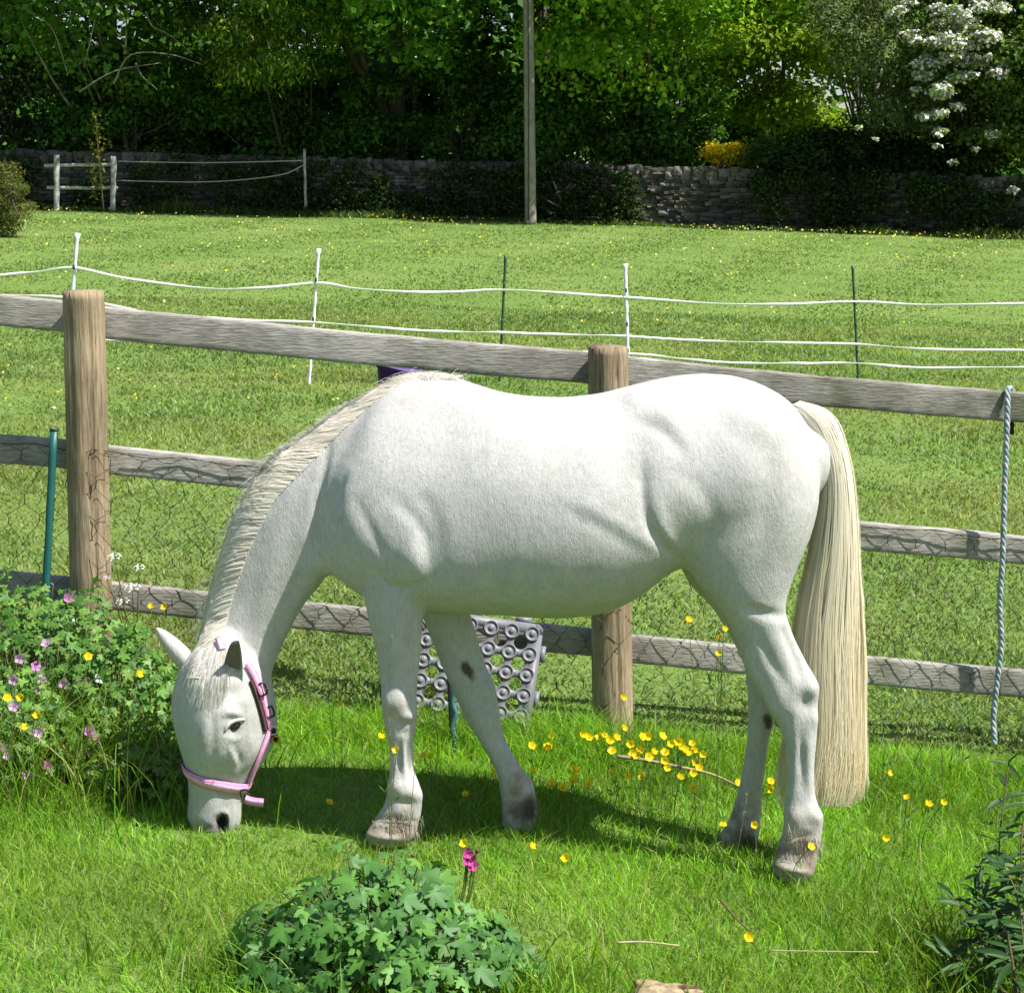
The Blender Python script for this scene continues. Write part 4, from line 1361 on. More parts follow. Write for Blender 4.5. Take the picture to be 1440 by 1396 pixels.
# feather on the fetlocks and behind the hooves, fuzz at the muzzle and belly line
fe = []; fc = []
for (cu, cv, su, sv, nn_, ln, c_, far_) in ((566, 1154, 26, 14, 260, .04, (.62, .57, .48), 0), (1128, 1180, 34, 18, 420, .045, (.62, .56, .46), 0), (745, 1130, 10, 14, 260, .05, (.32, .27, .21), 1), (1052, 1180, 12, 14, 260, .05, (.28, .23, .18), 1)):
    for i in range(nn_):
        q = (rng.normal(cu, su * .6), rng.normal(cv, sv * .6))
        h_, m_ = hit(q[0], q[1], 0)
        if h_ is None or (h_[1] > HD) != bool(far_): continue
        L_ = ln * rng.uniform(.3, 1)
        d = np.array([.12 + rng.normal(0, .15), rng.normal(0, .12), -1])
        fe.append([h_ + d * L_ * t + m_ * (.006 + .02 * L_ * 10 * t * (1 - t)) for t in np.linspace(0, 1, 5)])
        fc.append(np.array(c_) * rng.uniform(.6, 1.35))
ribbons('feather', np.array(fe), np.full(len(fe), .0016), np.array(fc), M_hair, horse, .3)
# ---------------- head collar
PK, PKD, BLK, BRN = (.76, .29, .52), (.45, .12, .28), (.02, .02, .02), (.16, .06, .06)
def strap(name, px, wd, lift, cols, parent, pts3=None, thick=.004):
    if pts3 is None:
        pts, nm = [], []
        for a, b in spline(px, 5):
            h_, m_ = hit(a, b, lift)
            if h_ is not None:
                pts.append(h_); nm.append(m_)
        pts, nm = np.array(pts), np.array(nm)
    else:
        pts, nm = pts3
    for _ in range(3):
        nm[1:-1] = nm[1:-1] * .5 + .25 * (nm[2:] + nm[:-2])
        pts[1:-1] = pts[1:-1] * .5 + .25 * (pts[2:] + pts[:-2])
    nm /= np.linalg.norm(nm, axis=1)[:, None]
    t = np.gradient(pts, axis=0); t /= np.linalg.norm(t, axis=1)[:, None]
    s = np.cross(t, nm); s /= np.linalg.norm(s, axis=1)[:, None]
    xs_ = np.array([-1, -.98, -.55, -.5, .5, .55, .98, 1])
    hh = np.array([0, .7, .7, 1, 1, .7, .7, 0]) * thick
    cl_ = [cols[0], cols[0], cols[0], cols[1], cols[1], cols[0], cols[0], cols[0]] if len(cols) == 2 else [cols[k] for k in (0, 0, 0, 1, 1, 2, 2, 2)]
    m, k = len(pts), len(xs_)
    V_ = (pts[:, None] + s[:, None] * (xs_ * wd / 2)[None, :, None] + nm[:, None] * hh[None, :, None]).reshape(-1, 3)
    Q_ = [(i * k + j, i * k + j + 1, (i + 1) * k + j + 1, (i + 1) * k + j) for i in range(m - 1) for j in range(k - 1)]
    V2 = (pts[:, None] + s[:, None] * (xs_[[0, -1]] * wd / 2)[None, :, None] - nm[:, None] * .001).reshape(-1, 3)
    return mesh_ob(name, V_ - hl, Q_, M_strap, parent, np.tile(np.array(cl_), (m, 1)))
collar = bpy.data.objects.new('head_collar', None)
collar.empty_display_size = .05
put(collar, horse)
# noseband: a full loop round the nose
cN = P(303, 1092, HD + HOFF)
e1 = -FWD * 1.0 + np.array([0, 0, -.33])   # towards the jaw, lower
e2 = LAT + np.array([0, 0, -.12])
lp, ln_ = [], []
for a in np.linspace(0, 2 * math.pi, 49):
    d = e1 * math.cos(a) + e2 * math.sin(a)
    d = d / np.linalg.norm(d)
    p_, n_, i_, t_ = bvh.ray_cast(Vector(cN + d * .4), Vector(-d), .4)
    if p_ is None: continue
    lp.append(np.array(p_) + np.array(n_) * .004); ln_.append(np.array(n_) - np.array([0, 0, .15]))
strap('noseband', None, .036, .004, [PK, (.80, .48, .66)], collar, (np.array(lp), np.array(ln_)), .006)
strap('cheek_strap', [(344, 1112), (352, 1090), (362, 1066), (372, 1042), (377, 1027)], .020, .005, [PK, (.78, .42, .60)], collar)
strap('crown_strap', [(378, 1024), (374, 1004), (369, 985), (362, 965), (354, 946), (346, 932)], .021, .006, [PK, (.78, .42, .60)], collar)
strap('crown_lining', [(374, 1026), (369, 1004), (363, 983), (357, 965), (353, 955)], .024, .002, [BLK, BRN], collar)
strap('poll_strap', [(313, 915), (310, 906), (309, 899)], .020, .010, [PK, (.85, .60, .74)], collar)
strap('throat_strap', [(379, 1023), (384, 1034), (388, 1046)], .020, .006, [BLK, (.05, .03, .03)], collar)
def buckle(px, w_, h_, ang, name, c, r=.0022, lift=.012):
    h0, n0 = hit(px[0], px[1], lift)
    if h0 is None: h0, n0 = P(px[0], px[1], 5.08), np.array([0, -1, 0.])
    n0 = np.array([n0[0] * .4, -1, n0[2] * .3]); n0 /= np.linalg.norm(n0)
    a = math.radians(ang)
    X_ = np.cross(n0, [0, 0, 1]) * -1; X_ /= np.linalg.norm(X_); Z_ = np.cross(X_, n0) * -1
    ax, bx = X_ * math.cos(a) + Z_ * math.sin(a), -X_ * math.sin(a) + Z_ * math.cos(a)
    pts = []
    for k in range(25):
        th_ = 2 * math.pi * k / 24
        cx_, sx_ = math.cos(th_), math.sin(th_)
        pts.append(h0 + ax * w_ / 2 * np.sign(cx_) * abs(cx_) ** .55 + bx * h_ / 2 * np.sign(sx_) * abs(sx_) ** .55)
    mb = MB(); mb.tube(np.array(pts) - hl, r, 6, col=c); return mb.ob(name, M_metal, collar, smooth=True)
buckle((363, 969), .026, .034, 20, 'buckle', (.03, .03, .03), .003)
buckle((374, 1000), .024, .030, 15, 'buckle', (.03, .03, .03), .0028)
buckle((379, 1026), .022, .022, 0, 'ring', (.55, .53, .50), .0024)
buckle((382, 1038), .018, .020, 0, 'ring', (.55, .38, .08), .0030)
buckle((344, 1116), .022, .024, 10, 'ring', (.05, .05, .05), .0026)
tp = np.array([P(345 + 26 * t, 1123 + 7 * t + 1.5 * math.sin(t * 5), 5.02 - .02 * t) for t in np.linspace(0, 1, 7)])
strap('strap_end', None, .023, 0, [PK, (.80, .48, .66)], collar, (tp, np.tile((-.1, -1., .1), (7, 1))), .004)
# ================================================================== post and rail fence
fen = thing('post_and_rail_fence', (0, 6.4, float(ground(0, 6.4))), 'weathered wooden post and rail fence with chicken wire behind the pony', 'fence')
fl0 = np.array(fen.location)
PD, RD = 6.30, 6.392
def post(ut, vt, ub, d, rad, seed, top_tilt=.02):
    a = P(ut, vt, d)
    b = P(ub, 1032, d)
    g = float(ground(b[0], d)) - .25
    b = a + (b - a) * (a[2] - g) / (a[2] - b[2])
    n, m = 64, 60
    V, Q = [], []
    r_ = np.random.default_rng(seed)
    cr = [(r_.uniform(0, 6.28), r_.uniform(.0, .5), r_.uniform(.5, 1.0), r_.uniform(.004, .010), r_.uniform(-.25, .25)) for _ in range(16)]
    cr += [(-math.pi / 2 + .42, 0, .48, .016, .22), (-math.pi / 2 + .22, .08, .5, .010, .2), (-math.pi / 2 - .5, 0, .35, .009, .1)]
    for i in range(m + 1):
        t = i / m
        c = a + (b - a) * t
        for k in range(n):
            th_ = 2 * math.pi * k / n
            rr = rad * (1 + .05 * t) + .0025 * noise.noise(Vector((math.cos(th_) * 2, math.sin(th_) * 2, t * 3 + seed)))
            rr += .0012 * noise.noise(Vector((math.cos(th_) * 14, math.sin(th_) * 14, t * 5 + seed)))
            for (ct, t0_, t1_, dep, sl) in cr:
                if t0_ <= t <= t1_:
                    dd = (th_ - ct - sl * (t - t0_) + math.pi) % (2 * math.pi) - math.pi
                    e = min(1, (t - t0_ + .02) * 12) * min(1, (t1_ - t) * 6)
                    rr -= dep * e * math.exp(-(dd / .05) ** 2)
            z = 0
            if i == 0:
                z = .006 * noise.noise(Vector((math.cos(th_) * 3, math.sin(th_) * 3, seed))) ; rr -= .002
            V.append(c + np.array([rr * math.cos(th_), rr * math.sin(th_), z]))
    for i in range(m):
        for k in range(n):
            k2 = (k + 1) % n
            Q.append((i * n + k, (i + 1) * n + k, (i + 1) * n + k2, i * n + k2))
    V.append(a + np.array([0, 0, .004]))
    T = [(len(V) - 1, k, (k + 1) % n) for k in range(n)]
    o = mesh_ob('post', local(fen, V), [np.array(Q), np.array(T)], M_post, fen, smooth=True)
    return o
post(117, 409, 133, PD, .067, 3)['label'] = 'left post with a long dark crack'
post(855, 487, 862, PD, .066, 9)['label'] = 'middle post with a split brown top'

def rail(a, b, hpx, seed, d0=RD, d1=RD, thick=.038):
    """a, b: upper edge of the rail at its two ends"""
    A0, B0 = P(*a, d0), P(*b, d1)
    h_ = hpx / F * RD
    n, ring_ = 90, 16
    V, Q = [], []
    prof = []
    for k in range(ring_):
        th_ = 2 * math.pi * k / ring_ + .2
        c, s = math.cos(th_), math.sin(th_)
        prof.append((np.sign(c) * abs(c) ** .28 * thick / 2, np.sign(s) * abs(s) ** .28 * h_ / 2))
    for i in range(n + 1):
        t = i / n
        c = A0 + (B0 - A0) * t
        c = c + np.array([0, 0, -h_ / 2 + .004 * noise.noise(Vector((t * 5, seed, 0))) - .010 * math.sin(math.pi * t) * .5])
        for k, (py_, pz_) in enumerate(prof):
            j = .0035 * noise.noise(Vector((t * 26, k * .7, seed * 3.3))) + .003 * noise.noise(Vector((t * 70, k * 2.1, seed)))
            V.append(c + np.array([0, py_ * (1 + j * 20), pz_ * (1 + j * 8)]))
    for i in range(n):
        for k in range(ring_):
            k2 = (k + 1) % ring_
            Q.append((i * ring_ + k, i * ring_ + k2, (i + 1) * ring_ + k2, (i + 1) * ring_ + k))
    V += [V[0] * .5 + V[ring_ // 2] * .5, V[n * ring_] * .5 + V[n * ring_ + ring_ // 2] * .5]
    m = len(V)
    T = [(m - 2, (k + 1) % ring_, k) for k in range(ring_)] + [(m - 1, n * ring_ + k, n * ring_ + (k + 1) % ring_) for k in range(ring_)]
    mesh_ob('rail', local(fen, V), [np.array(Q), np.array(T)], M_rail, fen, smooth=True)
# three heights, each with a bay left of, between and right of the posts
rail((-420, 366), (116, 425), 44, 1); rail((118, 428), (852, 497), 45, 2); rail((854, 498), (1413, 550), 43, 3); rail((1414.5, 549), (1900, 596), 43, 4)
rail((-420, 565), (125, 622), 41, 5); rail((127, 623), (856, 694), 41, 6); rail((858, 696), (1406, 750), 41, 7); rail((1407.5, 750), (1900, 798), 41, 8)
rail((-420, 760), (130, 813), 40, 9); rail((132, 815), (860, 886), 40, 10); rail((862, 889), (1401, 938), 41, 11); rail((1402.5, 938), (1900, 984), 41, 12)

# chicken wire
mb = MB()
cw, ch = .098, .076
def wp(i, j):
    xx = -2.5 + i * cw * .5
    return xx, j
seen = {}
def node(x_, k):
    # x_ metres, k rows down from the wire's upper edge; follows the slope of the fence
    key = (round(x_, 3), k)
    if key in seen: return seen[key]
    px_ = 720 + x_ / PD * F
    topv = np.interp(px_, [-420, 133, 857, 1900], [585, 637, 708, 812])
    d = RD - .030
    for uc in (127, 859):
        q = 1 - ((px_ - uc) / 31.0) ** 2
        if q > 0: d = min(d, PD - .069 * math.sqrt(q) - .003)
    p = P(px_, topv, d)
    p[2] -= k * ch * .5
    rr = np.random.default_rng(abs(hash((int(x_ * 1000), k))) % 99999)
    p += rr.normal(0, .006, 3) * np.array([1, .3, 1])
    seen[key] = p
    return p
rows_ = 22
def wire(a, b, r=.0009):
    m_ = (a + b) / 2 + rng.normal(0, .002, 3) * np.array([1, .3, 1])
    mb.tube(local(fen, [a, m_, b]), r, 4, col=(.075, .07, .065))
i = 0
x_ = -2.4
while x_ < 2.4:
    for k in range(0, rows_, 2):
        off_ = cw / 2 if (k // 2) % 2 else 0
        xx = x_ + off_
        # hexagon: short twisted upright + two slanting legs
        a = node(round(xx, 3), k + .35); b = node(round(xx, 3), k + 1.1)
        wire(a, b, .0014)
        c1 = node(round(xx + cw / 2, 3), k + 2 + .35) ; c0 = node(round(xx - cw / 2, 3), k + 2 + .35)
        if k + 2 < rows_:
            wire(b, c1); wire(b, c0)
        if k == 0:
            d1 = node(round(xx + cw / 2, 3), -.2); wire(a, d1); wire(a, node(round(xx - cw / 2, 3), -.2))
            wire(d1, node(round(xx - cw / 2, 3), -.2), .0016)
    x_ = round(x_ + cw, 4)
o = mb.ob('chicken_wire', M_metal, fen, kind='stuff')

# ------------------------------------------------------------------ rope over the rail
rp = thing('rope', tuple(P(1400, 1040, 6.33)), 'thick grey and teal rope hung over the top rail at right', 'rope')
pathc = [(1424, 566, 6.425), (1422, 549, 6.41), (1419, 545, 6.39), (1417, 552, 6.362), (1416, 600, 6.345), (1413, 680, 6.335), (1410, 780, 6.33), (1406, 850, 6.33), (1408, 905, 6.33), (1402, 960, 6.33), (1397, 1010, 6.33), (1399, 1046, 6.32)]
cp3 = spline([P(*q) for q in pathc], 16)
for sgn, c in ((0, (.36, .40, .44)), (1, (.20, .29, .31)), (2, (.42, .43, .45))):
    q = cp3.copy()
    t = np.cumsum(np.r_[0, np.linalg.norm(np.diff(cp3, axis=0), axis=1)])
    a = t * 90 + sgn * 2.094
    q += np.stack([np.cos(a), np.sin(a), 0 * a], 1) *   .0046
    mb = MB(); mb.tube(local(rp, q), .0062, 8, col=c); mb.ob('strand', M_strap, rp, smooth=True)
mb = MB(); bar(mb, local(rp, P(1422.5, 585, 6.43)), local(rp, P(1422, 611, 6.43)), .012, .016, (.02, .02, .02), jit=.001); mb.ob('clip', M_strap, rp)

# ------------------------------------------------------------------ stakes
sk = thing('garden_stake', tuple(P(62, 860, 6.2)), 'dark green flat stake leaning beside the left fence post', 'stake')
mb = MB(); bar(mb, local(sk, P(61, 900, 6.18)), local(sk, P(76, 603, 6.27)), .008, .024, (.012, .10, .085), jit=.0005, seg=8); mb.ob('blade', M_paint, sk)
mb = MB(); bar(mb, local(sk, P(76, 603, 6.27)), local(sk, P(76, 606, 6.27)), .012, .028, (.01, .05, .045), jit=0, seg=1); mb.ob('cap', M_paint, sk)
sk = thing('tent_stake', tuple(P(636, 1062, 5.95)), 'short teal and black stake in front of the grey grid panel', 'stake')
mb = MB()
bar(mb, local(sk, P(640, 1085, 5.93)), local(sk, P(632, 925, 6.05)), .014, .022, (.02, .02, .025), jit=.0008, seg=8)
mb.ob('blade', M_paint, sk)
mb = MB()
c = spline([P(638 + 2.5 * math.sin(k * 1.9), 958 + k * 11, 5.96) for k in range(10)], 5)
mb.tube(local(sk, c), .0085, 7, col=(.06, .17, .16)); mb.ob('twine', M_strap, sk, smooth=True)

# ------------------------------------------------------------------ grey paving grid panel
gp = thing('plastic_grid_panel', tuple(P(650, 1010, 6.24)), 'grey plastic ground grid with round holes leaning on the fence', 'panel')
GRY = (.155, .155, .17)
A0 = P(563, 849, 6.33); A1 = P(765, 879, 6.33); A3 = P(531, 1022, 6.17)
ex = (A1 - A0) / np.linalg.norm(A1 - A0)
ez = A3 - A0; ez -= ex * (ez @ ex); ez /= np.linalg.norm(ez)
en = np.cross(ex, ez); en /= np.linalg.norm(en)
if en[1] > 0: en = -en
nxp, nzp = 7, 7
pt_ = np.linalg.norm(A1 - A0) / nxp
TH = .022
def GP(i, j, o_=0.0): return A0 + ex * (i * pt_) + ez * (j * pt_) + en * o_
mb = MB()
nh = 20
for i in range(nxp - 1):
    for j in range(nzp - 1):
        # plate cell between four studs with a round hole
        cx_, cz_ = i + 1.0, j + 1.0
        V, Q = [], []
        for k in range(nh):
            th_ = 2 * math.pi * k / nh
            c, s = math.cos(th_), math.sin(th_)
            mx = max(abs(c), abs(s))
            for o_ in (0, -TH * .5):
                V.append(GP(cx_ + .5 * c / mx, cz_ + .5 * s / mx, o_))
                V.append(GP(cx_ + .33 * c, cz_ + .33 * s, o_))
        for k in range(nh):
            k2 = (k + 1) % nh
            a, b = k * 4, k2 * 4
            Q += [(a, a + 1, b + 1, b), (a + 1, a + 3, b + 3, b + 1), (a + 2, b + 2, b + 3, a + 3)]
        mb.add(local(gp, V), Q, col=GRY)
# border strip
for (i0, j0, i1, j1) in ((0, 0, nxp, .5), (0, nzp - .5, nxp, nzp), (0, .5, .5, nzp - .5), (nxp - .5, .5, nxp, nzp - .5)):
    V = [GP(a, b, o_) for o_ in (0, -TH) for a, b in ((i0, j0), (i1, j0), (i1, j1), (i0, j1))]
    mb.add(local(gp, V), [(0, 1, 2, 3), (7, 6, 5, 4), (0, 4, 5, 1), (1, 5, 6, 2), (2, 6, 7, 3), (3, 7, 4, 0)], col=GRY)
mb.ob('plate', M_paint, gp)
def disc(cx_, cz_, prof, name, col, n=20):
    V, Q = [], []
    for (r_, o_) in prof:
        for k in range(n):
            th_ = 2 * math.pi * k / n
            V.append(GP(cx_ + r_ / pt_ * math.cos(th_), cz_ + r_ / pt_ * math.sin(th_), o_))
    for i in range(len(prof) - 1):
        for k in range(n):
            k2 = (k + 1) % n
            Q.append((i * n + k, i * n + k2, (i + 1) * n + k2, (i + 1) * n + k))
    mb = MB(); mb.add(local(gp, V), Q, col=col)
    return mb.mesh(name, M_paint, False)
sm = disc(.5, .5, [(.025, .001), (.025, .007), (.0215, .007), (.0205, .002), (.0085, .002), (.0075, .007), (.004, .008), (.0005, .008)], 'stud', (.175, .175, .19))
for i in range(nxp):
    for j in range(nzp):
        o = bpy.data.objects.new('stud', sm)
        o.location = ex * (i * pt_) + ez * (j * pt_)
        put(o, gp)
for (i0, j0, w_, h_) in ((.9, -.28, .8, .3), (3.2, -.28, .8, .3), (5.6, -.28, .8, .3), (nxp, 1.0, .25, .8), (nxp, 3.2, .25, .8), (nxp, 5.4, .25, .8)):
    V = [GP(a, b, o_) for o_ in (-.002, -.014) for a, b in ((i0, j0), (i0 + w_, j0), (i0 + w_, j0 + h_ - .02), (i0, j0 + h_ - .02))]
    mb = MB(); mb.add(local(gp, V), [(0, 1, 2, 3), (7, 6, 5, 4), (0, 4, 5, 1), (1, 5, 6, 2), (2, 6, 7, 3), (3, 7, 4, 0)], col=(.18, .18, .195)); mb.ob('tab', M_paint, gp)

# ------------------------------------------------------------------ purple tub behind the fence
tb_ = thing('purple_tub', tuple(P(560, 580, 6.55)), 'dark purple feed tub behind the fence, mostly hidden by the pony', 'tub')
def tubring(uc, vc, wd, dp, r=.02):
    c = P(uc + 12, vc + 2, 6.56); out = []
    for k in range(24):
        th_ = 2 * math.pi * k / 24
        co, s = math.cos(th_), math.sin(th_)
        out.append(c + np.array([wd * np.sign(co) * abs(co) ** .3, dp * np.sign(s) * abs(s) ** .3, -.26 * wd * np.sign(co) * abs(co) ** .3]))
    return out
prof = [(560, 517, .104, .09), (560, 522, .104, .09), (560, 522, .098, .085), (561, 640, .085, .07), (561, 641, .01, .01)]
inner = [(560, 517, .090, .076), (561, 630, .078, .062), (561, 631, .01, .01)]
for nm, pr in (('shell', prof), ('lining', [(560, 517, .104, .09)] + inner)):
    V = sum([tubring(*q) for q in pr], []); m = len(pr)
    Q = [(i * 24 + k, i * 24 + (k + 1) % 24, (i + 1) * 24 + (k + 1) % 24, (i + 1) * 24 + k) for i in range(m - 1) for k in range(24)]
    mb = MB(); mb.add(local(tb_, V), Q, col=(.055, .018, .16)); mb.ob(nm, M_paint, tb_)

# ================================================================== garden plants
def leaf_mesh(name, lobes, mat, col, w=1.05, cut=.58, fold=.12, droop=.2):
    """palmate leaf, unit length, root at the origin, lying along +y, facing +z"""
    V = [(0, 0, 0)]
    ang = np.linspace(-1.9, 1.9, lobes)
    pts = []
    for i, a in enumerate(ang):
        L_ = 1 - .32 * abs(a) / 1.9
        hw = 1.9 / (lobes - 1) * .62
        for (da, r) in ((-hw, .62 - cut * .3), (-hw * .55, .84), (-hw * .2, .88), (0, 1.0), (hw * .2, .88), (hw * .55, .84)):
            pts.append((a + da, r * L_))
        if i < lobes - 1: pts.append((a + 1.9 / (lobes - 1), L_ * cut))
    pts.append((ang[-1] + hw, L_ * .5))
    for a, r in pts:
        x_, y_ = math.sin(a) * r * w * .62, .25 + math.cos(a) * r * .75
        z_ = -fold * abs(math.sin(a * lobes / 1.9 * .8)) * .6 - droop * (x_ * x_ + (y_ - .3) ** 2) + .03
        V.append((x_, y_, z_))
    V[0] = (0, .2, 0)
    T = [(0, i + 1, i) for i in range(1, len(V) - 1)]
    c = np.tile(np.array(col), (len(V), 1))
    c[0] *= 1.25
    return raw_mesh(name, V, np.array(T), mat, c)


def lance_mesh(name, mat, col, wd=.17):
    V, Q = [], []
    n = 7
    for i in range(n + 1):
        t = i / n
        hw = wd * math.sin(math.pi * min(1, t * .93 + .04)) ** .8 * .5
        z = -.28 * t * t
        V += [(-hw, t, z + .035), (0, t, z), (hw, t, z + .035)]
    for i in range(n):
        for k in (0, 1):
            Q.append((i * 3 + k, i * 3 + k + 1, i * 3 + k + 4, i * 3 + k + 3))
    c = np.tile(np.array(col), (len(V), 1)); c[1::3] *= 1.3
    return raw_mesh(name, V, np.array(Q), mat, c, True)


def orient(o, loc, nrm, tip, s):
    n = Vector(nrm).normalized(); t = Vector(tip)
    t = (t - n * t.dot(n))
    t = t.normalized() if t.length > 1e-4 else n.orthogonal().normalized()
    x_ = t.cross(n)
    m = Matrix((x_, t, n)).transposed().to_4x4()
    o.matrix_local = Matrix.Translation(Vector(loc)) @ m @ Matrix.Scale(s, 4)


def bake(mes, mats_, n=1):
    """many transformed copies of small meshes as one array mesh"""
    pass


GC = [(.085, .215, .035), (.055, .155, .028), (.125, .28, .05), (.075, .19, .05)]
GL = [leaf_mesh('leaf', 5, M_gleaf, c, cut=ct) for c in GC for ct in (.52, .64)]

# front geranium clump: every leaf its own part
fb = thing('geranium_plant', (float(P(525, 1396, 4.2)[0]), 4.2, float(ground(-.31, 4.2)) - .01), 'dark green mound of lobed geranium leaves at the bottom edge', 'plant')
fbl = np.array(fb.location)
R_ = np.random.default_rng(21)
cnt = 0
stem = MB()
LL = []
while cnt < 298:
    a = R_.uniform(0, 6.283); rr = math.sqrt(R_.random()) * (1 + .10 * math.sin(3 * a + 1) + .08 * math.sin(5 * a))
    ex_, ey_ = math.cos(a) * rr, math.sin(a) * rr
    hh = (1 + .16 * math.sin(ex_ * 5 + 1.2)) * math.sqrt(max(0, 1 - min(1, rr) ** 2.2))
    inner_ = R_.random() < .25
    k_ = .7 if inner_ else 1
    p = np.array([ex_ * .355, ey_ * .26, .03 + hh * .205 * k_ + R_.normal(0, .024)])
    if ex_ > .45: p[2] *= .85
    nrm = np.array([ex_ * .9, ey_ * .9 - .45, .75]) + R_.normal(0, .32, 3)
    tip = np.array([ex_, ey_ - .3, -.25]) + R_.normal(0, .45, 3)
    s = R_.uniform(.042, .074)
    if rr > .95: s *= .8
    o = bpy.data.objects.new('leaf', GL[R_.integers(len(GL))])
    put(o, fb); orient(o, p, nrm, tip, s)
    root = np.array([ex_ * .12, ey_ * .1, 0])
    stem.tube(spline([root, (root + p) / 2 + [0, 0, .03], p], 3), .0016, 4, col=(.10, .12, .05))
    cnt += 1
stem.ob('stems', M_gleaf, fb, kind='stuff')
VV, TT, CC, off_ = [], [], [], 0
base_ = [(np.array([v.co[:] for v in m.vertices]), np.array([p.vertices[:] for p in m.polygons])) for m in GL]
for i in range(520):
    a = R_.uniform(0, 6.283); rr = math.sqrt(R_.random()) * .97
    ex_, ey_ = math.cos(a) * rr, math.sin(a) * rr
    hh = math.sqrt(max(0, 1 - rr ** 2.2)) * (1 + .16 * math.sin(ex_ * 5 + 1.2))
    z_ = .02 + hh * .205 * R_.uniform(.55, .98)
    nrm = Vector((ex_ * .9, ey_ * .9 - .45, .75)) + Vector(R_.normal(0, .4, 3)); nrm.normalize()
    t = Vector((ex_, ey_ - .3, -.25)) + Vector(R_.normal(0, .5, 3)); t -= nrm * t.dot(nrm); t.normalize()
    M = np.array([t.cross(nrm), t, nrm]); k = R_.integers(len(base_)); s = R_.uniform(.035, .065)
    V0, T0 = base_[k]
    VV.append((V0 * s) @ M + np.array([ex_ * .345, ey_ * .25, z_])); TT.append(T0 + off_); off_ += len(V0)
    CC.append(np.tile(np.array(GC[k // 2]) * R_.uniform(.7, 1.25), (len(V0), 1)))
mesh_ob('inner_foliage', np.concatenate(VV), np.concatenate(TT), M_gleaf, fb, np.concatenate(CC), kind='stuff')

# flower heads
def petal_flower(name, n, col, cup, mat=M_petal, centre=(.5, .4, .1), w=.8, notch=0):
    """unit radius, facing +z"""
    mb = MB()
    for i in range(n):
        a = 2 * math.pi * i / n
        V = []
        for (r, q) in ((.12, 0), (.45, -.5), (.8, -.55), (1.0 - notch, 0), (.8, .55), (.45, .5)):
            aa = a + q * w * (2 * math.pi / n) * .9
            V.append((math.cos(aa) * r, math.sin(aa) * r, cup * r * r))
        V.append((math.cos(a) * .6, math.sin(a) * .6, cup * .36 - .06))
        mb.add(V, T=[(6, k, (k + 1) % 6) for k in range(6)], col=np.array(col) * (1 + .1 * (i % 2)))
    V = [(math.cos(k * 1.047) * .17, math.sin(k * 1.047) * .17, .10) for k in range(6)] + [(0, 0, .24)]
    V += [(math.cos(k * 1.047) * .19, math.sin(k * 1.047) * .19, -.05) for k in range(6)]
    mb.add(V, Q=[(k, (k + 1) % 6, 7 + (k + 1) % 6, 7 + k) for k in range(6)], T=[(6, k, (k + 1) % 6) for k in range(6)], col=centre)
    return mb.mesh(name, mat)
YEL = (.88, .66, .006)
BC = [petal_flower('flower', 5, YEL, c, centre=(.55, .45, .03), w=1.05) for c in (.75, .45, .95)]
PKF = [petal_flower('flower', 5, c, q, centre=(.35, .3, .12), w=.85, notch=.06) for c, q in (((.62, .22, .55), .25), ((.70, .36, .66), .5), ((.58, .16, .42), .35))]
MAG = petal_flower('flower', 5, (.60, .05, .32), .5, centre=(.2, .02, .1), w=.9)
WHF = petal_flower('flower', 5, (.78, .76, .80), .5, centre=(.5, .5, .2), w=.9)

def flower_thing(u_, v_, d, me, rad, name, label, cat, group=None, hmin=.0, drop=None, stemr=.0011, face=None, bend=.03):
    top = P(u_, v_, d)
    gx = top[0] + rng.normal(0, bend)
    gy = top[1] + rng.normal(0, bend)
    gz_ = float(ground(gx, gy))
    o = thing(name, (gx, gy, gz_), label, cat, group)
    tl = top - np.array([gx, gy, gz_])
    mb = MB()
    mid = np.array([tl[0] * .2, tl[1] * .2, tl[2] * .55])
    mb.tube(spline([(0, 0, -.01), mid, tl], 5), stemr, 5, col=(.12, .19, .04))
    if tl[2] > .09:
        k = tl * .55
        for q in range(2):
            e = k + np.array([rng.normal(0, .02), rng.normal(0, .02), .02])
            mb.add([k, k + (e - k) * .5 + [.003, 0, 0], e, k + (e - k) * .5 - [.003, 0, 0]], Q=[(0, 1, 2, 3)], col=(.08, .16, .03))
    mb.ob('stem', M_gleaf, o)
    f = bpy.data.objects.new('flower', me)
    put(f, o)
    fc = face if face is not None else (rng.normal(.1, .4), rng.normal(-.75, .3), .6)
    orient(f, tl, fc, (rng.normal(), rng.normal(), 0), rad)
    return o

BUT = [(748, 1048), (770, 1050), (775, 1035), (818, 1033), (828, 1037), (850, 1034), (857, 1041), (861, 1056), (886, 1047), (890, 1060), (876, 1023), (903, 1036), (910, 1036), (901, 1056), (912, 1064), (931, 1035), (935, 1058), (934, 1070), (938, 1080), (953, 1043), (957, 1050), (974, 1045), (976, 1055), (973, 1061), (988, 1061), (981, 1072), (983, 1080), (974, 1087), (975, 1107), (956, 1093), (904, 1091), (882, 1090), (859, 1087), (829, 1102), (806, 1098), (791, 1107), (775, 1105), (807, 1083), (747, 1084), (943, 1046), (896, 1062), (962, 1055), (866, 1037), (845, 1036), (918, 1058)]
ORD = 'first second third fourth fifth sixth seventh eighth ninth tenth eleventh twelfth thirteenth fourteenth fifteenth sixteenth seventeenth eighteenth nineteenth twentieth'.split()
def ordinal(i): return ORD[i] if i < 20 else 'last but ' + ORD[i - 20]
BUT = sorted(set(BUT))
rows_b = {'upper': [q for q in BUT if q[1] < 1045], 'middle': [q for q in BUT if 1045 <= q[1] < 1066], 'lower': [q for q in BUT if q[1] >= 1066]}
BL_ = {q: f'buttercup, {ordinal(i)} from the left in the {r_} row before the middle post' for r_, l_ in rows_b.items() for i, q in enumerate(l_)}
